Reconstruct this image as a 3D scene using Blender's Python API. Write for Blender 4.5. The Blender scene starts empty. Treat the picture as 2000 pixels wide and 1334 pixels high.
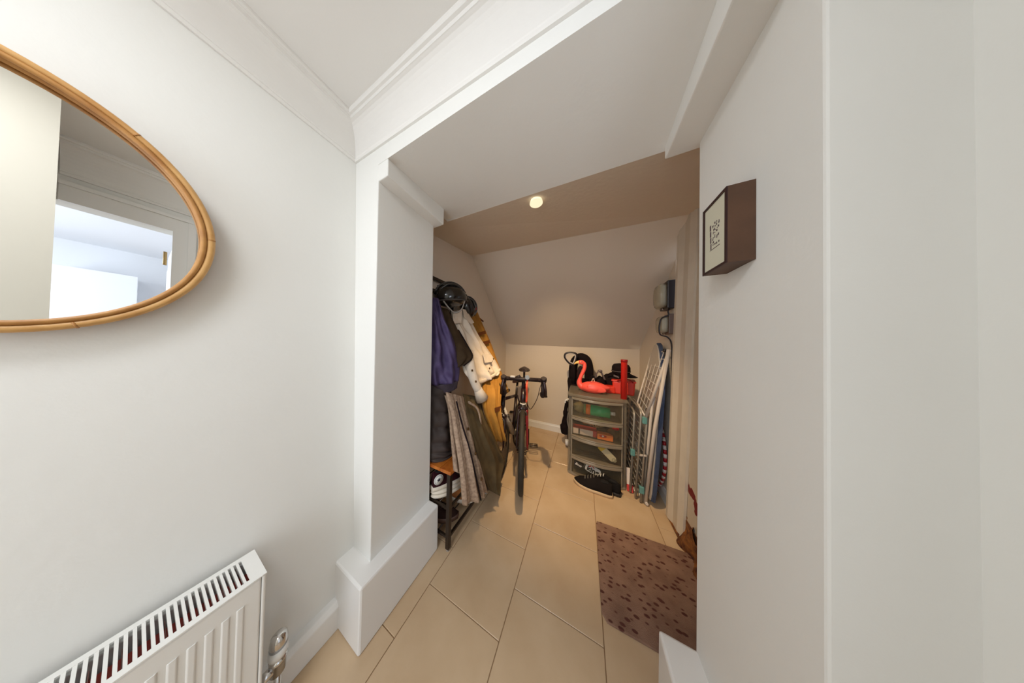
import bpy, bmesh, math, random
import numpy as np
from mathutils import Matrix, Vector
random.seed(7)
S = bpy.context.scene
COL = S.collection
PI = math.pi
# ---------------------------------------------------------------- camera
cam = bpy.data.objects.new('camera', bpy.data.cameras.new('camera'))
COL.objects.link(cam)
R = Matrix(((0.8911547, -0.0139648, 0.4534846), (0.4531303, -0.0226565, -0.8911563), (0.0227192, 0.9996458, -0.0138626)))
cam.matrix_world = Matrix.Translation((0, 0, 1.25)) @ R.to_4x4()
cam.data.sensor_fit = 'HORIZONTAL'; cam.data.sensor_width = 36.0
cam.data.lens = 354 / 2000 * 36.0
cam.data.shift_x = 0.02
cam.data.clip_start = 0.02
S.camera = cam
# ---------------------------------------------------------------- light and exposure
S.view_settings.view_transform = 'Standard'; S.view_settings.look = 'None'
S.view_settings.gamma = 1.0; S.view_settings.use_curve_mapping = False
S.view_settings.exposure = 0.40
S.render.film_transparent = False
w = bpy.data.worlds.new('world'); S.world = w; w.use_nodes = True
w.node_tree.nodes['Background'].inputs[0].default_value = (0.75, 0.85, 1.0, 1)
w.node_tree.nodes['Background'].inputs[1].default_value = 1.0
def lamp(name, kind, loc, energy, color, size=0.1, target=None, spread=None, size_y=None):
    d = bpy.data.lights.new(name, kind); d.energy = energy; d.color = color
    if kind == 'AREA':
        d.size = size
        if size_y: d.shape = 'RECTANGLE'; d.size_y = size_y
        else: d.shape = 'DISK'
        if spread: d.spread = spread
    else: d.shadow_soft_size = size
    o = bpy.data.objects.new(name, d); COL.objects.link(o); o.location = loc
    if target is not None:
        o.rotation_euler = (Vector(target) - Vector(loc)).to_track_quat('-Z', 'Y').to_euler()
    return o
HALL = lamp('hall_ceiling_light', 'AREA', (-0.42, -0.55, 2.27), 7.0, (0.945, 0.98, 1.03), 0.46, (-0.30, -0.30, 0))
BACK = lamp('hall_end_fill_light', 'AREA', (-0.46, -1.66, 1.15), 11.8, (0.90, 0.97, 1.08), 0.88, (-0.46, 0.5, 1.15), size_y=1.9)  # added fill light behind the camera, set in an invented window
WIN = lamp('window_daylight', 'AREA', (2.0, -1.5, 1.5), 42.0, (0.82, 0.90, 1.0), 1.6, (2.0, 0, 1.4), size_y=1.5)
SPOTE = 84.0
# ---------------------------------------------------------------- materials
def lin(h):
    if isinstance(h, str):
        h = h.lstrip('#'); c = [int(h[i:i+2], 16) / 255 for i in (0, 2, 4)]
    else: c = [x / 255 for x in h]
    return tuple(x / 12.92 if x <= 0.04045 else ((x + 0.055) / 1.055) ** 2.4 for x in c)
MC = {}
def mat(name, col, rough=0.6, metal=0.0, var=0.0, vscale=8.0, bump=0.0, bscale=60.0, emit=0.0, alpha=1.0, spec=0.5, col2=None, coat=0.0):
    if name in MC: return MC[name]
    m = bpy.data.materials.new(name); m.use_nodes = True; MC[name] = m
    nt = m.node_tree; b = nt.nodes['Principled BSDF']; c = lin(col)
    b.inputs['Base Color'].default_value = (*c, 1); b.inputs['Roughness'].default_value = rough
    b.inputs['Metallic'].default_value = metal; b.inputs['Specular IOR Level'].default_value = spec
    b.inputs['Coat Weight'].default_value = coat
    tc = nt.nodes.new('ShaderNodeTexCoord')
    if var > 0 or col2:
        n = nt.nodes.new('ShaderNodeTexNoise'); n.inputs['Scale'].default_value = vscale; n.inputs['Detail'].default_value = 6
        nt.links.new(tc.outputs['Object'], n.inputs['Vector'])
        mx = nt.nodes.new('ShaderNodeMix'); mx.data_type = 'RGBA'
        c2 = lin(col2) if col2 else tuple(max(0, x * (1 - var)) for x in c)
        mx.inputs[6].default_value = (*c, 1); mx.inputs[7].default_value = (*c2, 1)
        rp = nt.nodes.new('ShaderNodeMapRange'); rp.inputs[1].default_value = 0.35; rp.inputs[2].default_value = 0.65
        nt.links.new(n.outputs[0], rp.inputs[0]); nt.links.new(rp.outputs[0], mx.inputs[0])
        nt.links.new(mx.outputs[2], b.inputs['Base Color'])
    if bump > 0:
        n2 = nt.nodes.new('ShaderNodeTexNoise'); n2.inputs['Scale'].default_value = bscale; n2.inputs['Detail'].default_value = 4
        nt.links.new(tc.outputs['Object'], n2.inputs['Vector'])
        bp = nt.nodes.new('ShaderNodeBump'); bp.inputs['Strength'].default_value = bump; bp.inputs['Distance'].default_value = 0.01
        nt.links.new(n2.outputs[0], bp.inputs['Height']); nt.links.new(bp.outputs[0], b.inputs['Normal'])
    if emit > 0:
        b.inputs['Emission Color'].default_value = (*c, 1); b.inputs['Emission Strength'].default_value = emit
    if alpha < 1: b.inputs['Alpha'].default_value = alpha
    return m
def wave_mat(name, c1, c2, scale, direction='X', kind='BANDS', rough=0.6, dist=0.0, lo=0.45, hi=0.55):
    if name in MC: return MC[name]
    m = mat(name, c1, rough); nt = m.node_tree; b = nt.nodes['Principled BSDF']
    tc = nt.nodes.new('ShaderNodeTexCoord'); wv = nt.nodes.new('ShaderNodeTexWave')
    wv.wave_type = kind
    if kind == 'BANDS': wv.bands_direction = direction
    wv.inputs['Scale'].default_value = scale; wv.inputs['Distortion'].default_value = dist
    nt.links.new(tc.outputs['Object'], wv.inputs['Vector'])
    rp = nt.nodes.new('ShaderNodeMapRange'); rp.inputs[1].default_value = lo; rp.inputs[2].default_value = hi
    nt.links.new(wv.outputs['Fac'], rp.inputs[0])
    mx = nt.nodes.new('ShaderNodeMix'); mx.data_type = 'RGBA'
    mx.inputs[6].default_value = (*lin(c1), 1); mx.inputs[7].default_value = (*lin(c2), 1)
    nt.links.new(rp.outputs[0], mx.inputs[0]); nt.links.new(mx.outputs[2], b.inputs['Base Color'])
    return m
def spot_mat(name, base, base2, spot, scale, thr, rough=0.9):
    """soft speckled colour: noise tint with voronoi spots"""
    m = mat(name, base, rough, var=0.1, vscale=14, col2=base2, bump=0.5, bscale=220); nt = m.node_tree; b = nt.nodes['Principled BSDF']
    src = b.inputs['Base Color'].links[0].from_socket
    tc = nt.nodes.new('ShaderNodeTexCoord'); mp = nt.nodes.new('ShaderNodeMapping')
    nt.links.new(tc.outputs['Object'], mp.inputs[0])
    vo = nt.nodes.new('ShaderNodeTexVoronoi'); vo.inputs['Scale'].default_value = scale; vo.inputs['Randomness'].default_value = 0.85
    nt.links.new(mp.outputs[0], vo.inputs['Vector'])
    rp = nt.nodes.new('ShaderNodeMapRange'); rp.inputs[1].default_value = thr; rp.inputs[2].default_value = thr + 0.08
    rp.inputs[3].default_value = 1; rp.inputs[4].default_value = 0
    nt.links.new(vo.outputs['Distance'], rp.inputs[0])
    mx = nt.nodes.new('ShaderNodeMix'); mx.data_type = 'RGBA'
    nt.links.new(rp.outputs[0], mx.inputs[0]); nt.links.new(src, mx.inputs[6]); mx.inputs[7].default_value = (*lin(spot), 1)
    nt.links.new(mx.outputs[2], b.inputs['Base Color'])
    return m, mp
def trans_mat(name, col, fac, rough=0.15):
    if name in MC: return MC[name]
    m = bpy.data.materials.new(name); m.use_nodes = True; MC[name] = m; nt = m.node_tree
    b = nt.nodes['Principled BSDF']; b.inputs['Base Color'].default_value = (*lin(col), 1); b.inputs['Roughness'].default_value = rough
    t = nt.nodes.new('ShaderNodeBsdfTransparent'); t.inputs[0].default_value = (0.92, 0.9, 0.86, 1)
    mx = nt.nodes.new('ShaderNodeMixShader'); mx.inputs[0].default_value = fac
    nt.links.new(t.outputs[0], mx.inputs[1]); nt.links.new(b.outputs[0], mx.inputs[2])
    nt.links.new(mx.outputs[0], nt.nodes['Material Output'].inputs['Surface'])
    return m
WALL = mat('white_wall_paint', (240, 239, 234), 0.7, var=0.02, vscale=3, bump=0.06, bscale=45)
CEIL = mat('white_ceiling_paint', (238, 235, 230), 0.8, bump=0.05, bscale=60)
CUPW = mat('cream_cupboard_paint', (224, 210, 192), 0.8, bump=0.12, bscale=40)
GLOSSW = mat('white_gloss_paint', (238, 236, 232), 0.3, bump=0.04, bscale=20)
# ---------------------------------------------------------------- mesh builder
class MB:
    def __init__(s): s.v = []; s.f = []; s.sm = []
    def add(s, vs, fs, smooth=False):
        o = len(s.v); s.v += [tuple(float(c) for c in p) for p in vs]
        s.f += [tuple(i + o for i in f) for f in fs]; s.sm += [smooth] * len(fs); return s
    def hexa(s, p):   # 8 points: bottom 4 (ccw), top 4
        return s.add(p, [(3, 2, 1, 0), (4, 5, 6, 7), (0, 1, 5, 4), (1, 2, 6, 5), (2, 3, 7, 6), (3, 0, 4, 7)])
    def box(s, a, b):
        x0, y0, z0 = a; x1, y1, z1 = b
        return s.hexa([(x0, y0, z0), (x1, y0, z0), (x1, y1, z0), (x0, y1, z0), (x0, y0, z1), (x1, y0, z1), (x1, y1, z1), (x0, y1, z1)])
    def obox(s, c, size, M=None, taper=1.0):
        hx, hy, hz = (q / 2 for q in size); t = taper
        p = [(-hx, -hy, -hz), (hx, -hy, -hz), (hx, hy, -hz), (-hx, hy, -hz), (-hx*t, -hy*t, hz), (hx*t, -hy*t, hz), (hx*t, hy*t, hz), (-hx*t, hy*t, hz)]
        M = M or Matrix.Identity(3)
        return s.hexa([Vector(c) + M @ Vector(q) for q in p])
    def tube(s, path, r, seg=8, closed=False, caps=True, flat=1.0, up=None):
        P = [Vector(p) for p in path]; n = len(P)
        rr = r if isinstance(r, (list, tuple)) else [r] * n
        T = []
        for i in range(n):
            a = P[(i - 1) % n] if (closed or i > 0) else P[i]
            b = P[(i + 1) % n] if (closed or i < n - 1) else P[i]
            t = (b - a); T.append(t.normalized() if t.length > 1e-9 else Vector((0, 0, 1)))
        u = Vector(up) if up else (Vector((0, 0, 1)) if abs(T[0].z) < 0.9 else Vector((1, 0, 0)))
        u = (u - T[0] * u.dot(T[0])).normalized(); vs = []
        for i in range(n):
            u = (u - T[i] * u.dot(T[i])); u = u.normalized() if u.length > 1e-6 else T[i].orthogonal().normalized()
            w_ = T[i].cross(u)
            for k in range(seg):
                a = 2 * PI * k / seg
                vs.append(P[i] + u * (math.cos(a) * rr[i] * flat) + w_ * (math.sin(a) * rr[i]))
        fs = []
        m = n if closed else n - 1
        for i in range(m):
            for k in range(seg):
                a = i * seg + k; b = i * seg + (k + 1) % seg; j = ((i + 1) % n) * seg
                fs.append((a, b, j + (k + 1) % seg, j + k))
        s.add(vs, fs, seg > 4)
        if caps and not closed:
            o = len(s.v) - n * seg
            s.f += [tuple(o + k for k in range(seg))[::-1], tuple(o + (n - 1) * seg + k for k in range(seg))]; s.sm += [False, False]
        return s
    def lathe(s, prof, c=(0, 0, 0), M=None, seg=24, sx=1, sy=1):
        vs = []; M = M or Matrix.Identity(3)
        for r, z in prof:
            for k in range(seg):
                a = 2 * PI * k / seg
                vs.append(Vector(c) + M @ Vector((r * math.cos(a) * sx, r * math.sin(a) * sy, z)))
        fs = []
        for i in range(len(prof) - 1):
            for k in range(seg):
                fs.append((i*seg+k, i*seg+(k+1) % seg, (i+1)*seg+(k+1) % seg, (i+1)*seg+k))
        s.add(vs, fs, True)
        o = len(s.v) - len(prof) * seg
        for i, rev in ((0, True), (len(prof) - 1, False)):
            if prof[i][0] > 1e-5:
                f = tuple(o + i * seg + k for k in range(seg)); s.f.append(f[::-1] if rev else f); s.sm.append(False)
        return s
    def ell(s, c, r, M=None, nu=20, nv=12, fn=None):
        M = M or Matrix.Identity(3); vs = []
        for j in range(nv + 1):
            t = -PI / 2 + PI * j / nv
            for i in range(nu):
                a = 2 * PI * i / nu
                p = Vector((r[0] * math.cos(t) * math.cos(a), r[1] * math.cos(t) * math.sin(a), r[2] * math.sin(t)))
                if fn: p = Vector(fn(p))
                vs.append(Vector(c) + M @ p)
        fs = [(j*nu+i, j*nu+(i+1) % nu, (j+1)*nu+(i+1) % nu, (j+1)*nu+i) for j in range(nv) for i in range(nu)]
        return s.add(vs, fs, True)
    def grid(s, fn, nu, nv, smooth=True):
        vs = [fn(i / nu, j / nv) for j in range(nv + 1) for i in range(nu + 1)]
        fs = [(j*(nu+1)+i, j*(nu+1)+i+1, (j+1)*(nu+1)+i+1, (j+1)*(nu+1)+i) for j in range(nv) for i in range(nu)]
        return s.add(vs, fs, smooth)
    def prism(s, poly, a, b):  # poly: list of 2d -> via callables a(p), b(p)
        n = len(poly); vs = [a(p) for p in poly] + [b(p) for p in poly]
        fs = [tuple(range(n))[::-1], tuple(range(n, 2 * n))] + [(i, (i+1) % n, n + (i+1) % n, n + i) for i in range(n)]
        return s.add(vs, fs)
    def loft(s, rings, smooth=True, caps=True):
        n = len(rings[0]); m = len(rings); vs = [p for r_ in rings for p in r_]
        fs = [(i*n+k, i*n+(k+1) % n, (i+1)*n+(k+1) % n, (i+1)*n+k) for i in range(m-1) for k in range(n)]
        s.add(vs, fs, smooth)
        if caps:
            o = len(s.v) - n * m
            s.f += [tuple(o + k for k in range(n))[::-1], tuple(o + (m-1)*n + k for k in range(n))]; s.sm += [False, False]
        return s
    def xf(s, M):
        s.v = [tuple(M @ Vector(p)) for p in s.v]; return s
    def build(s, name, m, parent=None, bevel=0.0, kind=None, label=None, segs=2):
        base = Vector(parent.get('_base', (0, 0, 0))) if parent else Vector((0, 0, 0))
        me = bpy.data.meshes.new(name)
        me.from_pydata([tuple(Vector(p) - base) for p in s.v], [], s.f)
        for p, q in zip(me.polygons, s.sm): p.use_smooth = q
        bm = bmesh.new(); bm.from_mesh(me); bmesh.ops.remove_doubles(bm, verts=bm.verts, dist=1e-6)
        bmesh.ops.recalc_face_normals(bm, faces=bm.faces)
        if bevel > 0:
            es = [e for e in bm.edges if len(e.link_faces) == 2 and e.calc_face_angle(0) > 0.6]
            bmesh.ops.bevel(bm, geom=es, offset=bevel, segments=segs, profile=0.5, affect='EDGES', clamp_overlap=True)
        bm.to_mesh(me); bm.free()
        o = bpy.data.objects.new(name, me); COL.objects.link(o); me.materials.append(m)
        if parent: o.parent = parent; o['_base'] = tuple(base)
        if kind: o['kind'] = kind
        if label: o['label'] = label
        return o
def tag(o, label, cat, group=None):
    o['label'] = label; o['category'] = cat
    if group: o['group'] = group
    return o
def thing(name, label, cat, base, group=None):
    o = bpy.data.objects.new(name, None); COL.objects.link(o); o.location = base; o.empty_display_size = 0.05
    o['_base'] = tuple(base); return tag(o, label, cat, group)
def rotm(axis, deg): return Matrix.Rotation(math.radians(deg), 3, axis)
def arc(c, r, a0, a1, n, ax='YZ'):
    out = []
    for i in range(n + 1):
        a = math.radians(a0 + (a1 - a0) * i / n); p = list(c)
        i0, i1 = {'YZ': (1, 2), 'XZ': (0, 2), 'XY': (0, 1)}[ax]
        p[i0] += r * math.cos(a); p[i1] += r * math.sin(a); out.append(tuple(p))
    return out
def smooth_path(pts, n=6):
    P = [np.array(p, float) for p in pts]; P = [2*P[0]-P[1]] + P + [2*P[-1]-P[-2]]; out = []
    for i in range(1, len(P) - 2):
        for k in range(n):
            t = k / n; a, b, c, d = P[i-1], P[i], P[i+1], P[i+2]
            out.append(tuple(0.5*((2*b)+(-a+c)*t+(2*a-5*b+4*c-d)*t*t+(-a+3*b-3*c+d)*t**3)))
    out.append(tuple(P[-2])); return out
def text_mesh(body, size, M, name, m, parent, depth=0.0006, font_shear=0.0, bold=0.0):
    cu = bpy.data.curves.new(name, 'FONT'); cu.body = body; cu.size = size; cu.extrude = depth
    cu.align_x = 'CENTER'; cu.align_y = 'CENTER'; cu.shear = font_shear; cu.resolution_u = 2; cu.offset = bold
    t = bpy.data.objects.new(name, cu); COL.objects.link(t)
    me = bpy.data.meshes.new_from_object(t); COL.objects.unlink(t); bpy.data.objects.remove(t)
    base = Vector(parent.get('_base', (0, 0, 0)))
    me.transform(Matrix.Translation(-base) @ M); me.materials.clear(); me.materials.append(m)
    o = bpy.data.objects.new(name, me); COL.objects.link(o); o.parent = parent; o['_base'] = tuple(base); return o
def frame_m(origin, ex, ey):
    ex = Vector(ex).normalized(); ey = Vector(ey); ey = (ey - ex * ey.dot(ex)).normalized(); ez = ex.cross(ey)
    M = Matrix((ex, ey, ez)).transposed().to_4x4(); M.translation = Vector(origin); return M
# ================================================================ SETTING
def struct(mb, name, m, bevel=0, parent=None): 
    o = mb.build(name, m, parent, bevel)
    if parent is None: o['kind'] = 'structure'
    return o
GROUT = mat('tile_grout', (150, 118, 84), 0.9)
TILE = mat('beige_floor_tile', (209, 182, 148), 0.22, var=0.06, vscale=4, bump=0.03, bscale=90, col2=(198, 169, 134))
floor = struct(MB().box((-1.25, -1.75, -0.06), (3.6, 2.95, -0.004)), 'floor', GROUT)
# tiles: columns 0.394 wide, laid in half bond
XL = [-1.089, -0.695, -0.300, 0.094, 0.482, 0.88]
tile_me = {}
for ci in range(-1, 6):
    x0 = XL[0] - 0.394 if ci < 0 else (XL[ci]); x1 = XL[0] if ci < 0 else (XL[ci + 1] if ci < 5 else 1.274)
    off = 0.722 if ci % 2 == 1 else 0.911
    for k in range(-6, 6):
        y0 = off + 0.3865 * k; y1 = y0 + 0.3865
        if y1 < -0.6 or y0 > 2.8: continue
        if x0 > 0.6 or (ci == -1 and (y1 < 1.0 or x1 < -1.14)): continue
        a0, a1 = x0, x1
        if ci < 0: a0 = -1.155
        if ci == 4: a1 = 0.612
        b1 = min(y1, 2.81)
        if a1 - a0 < 0.03: continue
        g = 0.0014
        key = (round(a1 - a0, 3), round(b1 - y0, 3))
        if key not in tile_me:
            hx, hy = (a1 - a0) / 2 - g, (b1 - y0) / 2 - g
            o = MB().box((-hx, -hy, -0.008), (hx, hy, 0)).build('tile', TILE, floor, bevel=0.0015, segs=1)
            tile_me[key] = o.data
        else:
            o = bpy.data.objects.new('tile', tile_me[key]); COL.objects.link(o); o.parent = floor
        o.location = ((a0 + a1) / 2, (y0 + b1) / 2, 0)
def xl(z): return -0.965 - 0.11 * z / 2.345     # the hall's left wall leans out a little
CZ = lambda x: 2.348 - 0.05 * (x + 1.07)         # hall ceiling height
struct(MB().hexa([(-1.3, -1.7, 0), (xl(0), -1.7, 0), (xl(0), 0.5, 0), (-1.3, 0.5, 0), (-1.3, -1.7, 2.42), (xl(2.42), -1.7, 2.42), (xl(2.42), 0.5, 2.42), (-1.3, 0.5, 2.42)]), 'wall_left', WALL)
jx = lambda z: -0.838 - 0.033 * z / 2.1
struct(MB().hexa([(-1.3, 0.5, 0), (jx(0), 0.5, 0), (jx(0) - .012, 0.865, 0), (-1.3, 0.865, 0), (-1.3, 0.5, 2.42), (jx(2.42), 0.5, 2.42), (jx(2.42) - .012, 0.865, 2.42), (-1.3, 0.865, 2.42)]), 'wall_far_left', WALL, 0.004)
struct(MB().box((0.345, 0.5, 0), (0.72, 0.865, 2.42)), 'wall_far_right', WALL, 0.004)
# lintel over the opening: its soffit sags slightly towards the back right
mb = MB()
FL, FR, BL, BR = (-0.875, 0.5, 2.082), (0.345, 0.5, 2.058), (-0.885, 1.0, 2.124), (0.345, 0.885, 1.985)
bil = lambda u, v: tuple((1-u)*(1-v)*np.array(FL) + u*(1-v)*np.array(FR) + (1-u)*v*np.array(BL) + u*v*np.array(BR))
mb.grid(bil, 10, 10)
n = len(mb.v)
top = [(FL[0], .5, 2.42), (FR[0], .5, 2.42), (BR[0], .885, 2.42), (BL[0], 1.0, 2.42)]
mb.add([FL, FR, top[1], top[0]], [(0, 1, 2, 3)]); mb.add([BL, BR, top[2], top[3]], [(0, 1, 2, 3)]); mb.add(top, [(0, 1, 2, 3)])
struct(mb, 'wall_far_top', WALL)
struct(MB().add([(-1.3, .865, 2.15), (-.884, .865, 2.12), (-.884, 1.0, 2.124), (-1.155, 1.025, 2.153), (-1.3, 1.03, 2.17)] + [(x, y, 2.44) for x, y in ((-1.3, .865), (-.884, .865), (-.884, 1.0), (-1.155, 1.025), (-1.3, 1.03))], [(4, 3, 2, 1, 0), (5, 6, 7, 8, 9), (0, 1, 6, 5), (1, 2, 7, 6), (2, 3, 8, 7), (3, 4, 9, 8), (4, 0, 5, 9)]), 'ceiling_step', CUPW)
TRIMW = WALL
def beam(name, x0f, x1f, x0b, x1b, zf, zb, zt_f, zt_b):
    return struct(MB().hexa([(x0f, .501, zf), (x1f, .501, zf), (x1b, .882, zb), (x0b, .882, zb), (x0f, .501, zt_f), (x1f, .501, zt_f), (x1b, .882, zt_b), (x0b, .882, zt_b)]), name, TRIMW, 0.004)
beam('trim_1', -0.9, -0.803, -0.915, -0.812, 2.003, 2.008, 2.10, 2.13)
beam('trim_2', 0.26, 0.36, 0.26, 0.36, 1.965, 1.953, 2.075, 2.03)
# skirtings
HX = -0.772
mb = MB().prism([(-1.03, 0.425), (HX, 0.425), (HX, 0.862), (-1.03, 0.862)], lambda p: (p[0], p[1], 0), lambda p: (p[0] - 0.008, p[1] + .004, 0.258))
struct(mb, 'baseboard_far_left', GLOSSW, 0.008)
mb = MB().prism([(0.249, 0.44), (0.40, 0.44), (0.40, 0.862), (0.249, 0.862)], lambda p: (p[0], p[1], 0), lambda p: (p[0], p[1], 0.258))
struct(mb, 'baseboard_far_right', GLOSSW, 0.008)
mb = MB().prism([(-1.0, 0), (-0.932, 0), (-0.932, 0.095), (-0.945, 0.112), (-1.0, 0.112)], lambda p: (p[0], -1.7, p[1]), lambda p: (p[0], 0.43, p[1]))
struct(mb, 'baseboard_left', GLOSSW, 0.003)
# cornice of the hall (left wall, header wall, right wall)
prof = [(0, -.178), (.008, -.178), (.010, -.166), (.006, -.160)]
for i in range(9):
    a = i / 8 * PI / 2; prof.append((.008 + .046 * (1 - math.cos(a)), -.155 + .125 * math.sin(a)))
prof += [(.056, -.030), (.058, -.018), (.066, -.017), (.070, -.010), (.070, 0.004)]
def sweep(name, pts):
    """pts: list of (x(d), y(d)) functions for the mitred stations"""
    vs = [(*st(d), CZ(st(d)[0]) + z) for st in pts for d, z in prof]; k = len(prof)
    # run smooth along the cove
    fs = [(i*k+j, i*k+j+1, (i+1)*k+j+1, (i+1)*k+j) for i in range(len(pts)-1) for j in range(k-1)]
    return struct(MB().add(vs, fs, False), name, CEIL)
xw = xl(2.2)
sweep('trim_3', [lambda d: (xw + d, -1.7), lambda d: (xw + d, 0.5 - d), lambda d: (0.46 - d, 0.5 - d), lambda d: (0.46 - d, -0.2)])
struct(MB().hexa([(-1.3, -1.75, CZ(-1.3)), (0.62, -1.75, CZ(0.62)), (0.62, 0.52, CZ(0.62)), (-1.3, 0.52, CZ(-1.3)), (-1.3, -1.75, 2.5), (0.62, -1.75, 2.5), (0.62, 0.52, 2.5), (-1.3, 0.52, 2.5)]), 'ceiling', CEIL)
# right side of the hall: doorway to the bright room, pier beside it
struct(MB().box((0.46, 0.11, 0), (0.56, 0.52, 2.42)).box((0.46, -0.3, 1.955), (0.56, 0.11, 2.42)), 'wall_right', WALL)
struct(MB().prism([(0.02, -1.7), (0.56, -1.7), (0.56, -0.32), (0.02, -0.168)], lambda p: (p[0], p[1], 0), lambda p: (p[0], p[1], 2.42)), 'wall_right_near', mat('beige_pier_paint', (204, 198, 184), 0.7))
struct(MB().box((-1.3, -1.8, 0), (-0.92, -1.7, 2.42)).box((0.0, -1.8, 0), (0.6, -1.7, 2.42)).box((-0.92, -1.8, 2.12), (0.0, -1.7, 2.42)).box((-0.92, -1.8, 0), (0.0, -1.7, 0.12)), 'wall_near', WALL)
w2 = struct(MB().box((-0.92, -1.77, 0.12), (-0.87, -1.73, 2.12)).box((-0.05, -1.77, 0.12), (0.0, -1.73, 2.12)).box((-0.87, -1.77, 0.12), (-0.05, -1.73, 0.17)).box((-0.87, -1.77, 2.07), (-0.05, -1.73, 2.12)), 'added_fill_window', GLOSSW)  # unseen window, added to carry the fill light at the hall end
MB().box((-0.87, -1.752, 0.17), (-0.05, -1.748, 2.07)).build('pane', trans_mat('window_glass', (230, 240, 250), 0.08, 0.02), w2)
mb = MB()
mb.box((0.4465, 0.098, 0), (0.4625, 0.1510, 2.0415)).box((0.440, 0.1505, 0), (0.4615, 0.18, 2.0418))
mb.box((0.447, -0.2, 1.955), (0.462, 0.10, 2.04)).box((0.437, -0.2, 2.0395), (0.462, 0.18, 2.06))
struct(mb, 'trim_4', GLOSSW)
# the bright room beyond
ROOM = mat('pale_room_paint', (226, 227, 230), 0.8)
struct(MB().box((3.4, -1.7, 0), (3.5, 0.6, 2.42)).box((3.05, -0.42, 0), (3.4, -0.0, 2.0)), 'wall_room_far', ROOM, 0.004)
struct(MB().box((0.56, 0.5, 0), (3.5, 0.6, 2.42)), 'wall_room_left', ROOM)
struct(MB().box((0.5, -1.8, 2.36), (3.5, 0.6, 2.46)), 'ceiling_room', ROOM)
struct(MB().box((0.56, -1.8, 0), (1.1, -1.7, 2.42)).box((2.9, -1.8, 0), (3.5, -1.7, 2.42)).box((1.1, -1.8, 0), (2.9, -1.7, 0.6)).box((1.1, -1.8, 2.2), (2.9, -1.7, 2.42)), 'wall_room_right', ROOM)
win = struct(MB().box((1.1, -1.77, 0.6), (2.9, -1.73, 0.66)).box((1.1, -1.77, 2.14), (2.9, -1.73, 2.2)).box((1.1, -1.77, 0.661), (1.16, -1.73, 2.139)).box((2.84, -1.77, 0.661), (2.9, -1.73, 2.139)).box((1.97, -1.77, 0.661), (2.03, -1.73, 2.139)), 'window_1', GLOSSW)
MB().box((1.16, -1.752, 0.66), (2.84, -1.748, 2.14)).build('pane', trans_mat('window_glass', (230, 240, 250), 0.08, 0.02), win)
door = struct(MB().box((0.57, 0.115, 0.01), (1.25, 0.15, 1.94)), 'door_2', GLOSSW, 0.003)
for z0, z1 in ((0.2, 0.85), (1.0, 1.8)):
    MB().box((0.67, 0.108, z0), (1.15, 0.116, z1)).build('panel', GLOSSW, door, 0.004)
MB().box((0.552, 0.078, 1.74), (0.562, 0.086, 1.83)).tube([(0.556, 0.08, 1.74), (0.556, 0.08, 1.83)], 0.007).build('hinge', mat('brass', (190, 160, 110), 0.3, 1.0), door)
# ---------------------------------------------------------------- cupboard under the stairs
XC, XR, YB = -1.155, 0.612, 2.80
A1, A2 = (XC, 1.73, 2.256), (XR, 1.585, 2.105)
B1, B2 = (XC, YB, 1.252), (XR, YB, 1.222)
struct(MB().box((-1.3, 0.865, 0), (XC, 2.95, 2.42)), 'wall_cupboard_left', CUPW)
struct(MB().box((-1.3, YB, 0), (0.9, 2.95, 1.3)), 'wall_cupboard_back', CUPW)
lp = lambda p, q, t: np.array(p) * (1 - t) + np.array(q) * t
struct(MB().grid(lambda u, v: tuple(lp(lp(A1, A2, u), lp(B1, B2, u), v)), 14, 14).add([A1, A2, B2, B1, (XC, 1.80, 2.45), (XR, 1.7, 2.45), (XR, 3.0, 1.5), (XC, 3.0, 1.5)], [(4, 7, 6, 5), (0, 4, 5, 1), (2, 6, 7, 3), (1, 5, 6, 2), (0, 3, 7, 4)]), 'ceiling_slope', CUPW)
C1, C2 = (XC, 1.025, 2.153), (XR, 0.860, 1.956)
struct(MB().add([C1, C2, A2, A1] + [(p[0], p[1], 2.46) for p in (C1, C2, A2, A1)], [(0, 1, 2, 3), (4, 7, 6, 5), (0, 4, 5, 1), (1, 5, 6, 2), (2, 6, 7, 3), (3, 7, 4, 0)]), 'ceiling_cupboard', CUPW)
struct(MB().box((XR, 1.84, 0), (0.75, 2.95, 2.42)).box((XR, 0.865, 2.2), (0.75, 1.84, 2.42)), 'wall_cupboard_right', CUPW)
mb = MB().prism([(YB, 0), (YB - .018, 0), (YB - .018, .075), (YB - .012, .085), (YB - .008, .10), (YB, .10)], lambda p: (XC, p[0], p[1]), lambda p: (XR, p[0], p[1]))
struct(mb, 'baseboard_back', GLOSSW)
mb = MB().prism([(XR, 0), (XR - .016, 0), (XR - .016, .075), (XR - .008, .10), (XR, .10)], lambda p: (p[0], 1.85, p[1]), lambda p: (p[0], YB, p[1]))
struct(mb, 'baseboard_right', GLOSSW)
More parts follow.
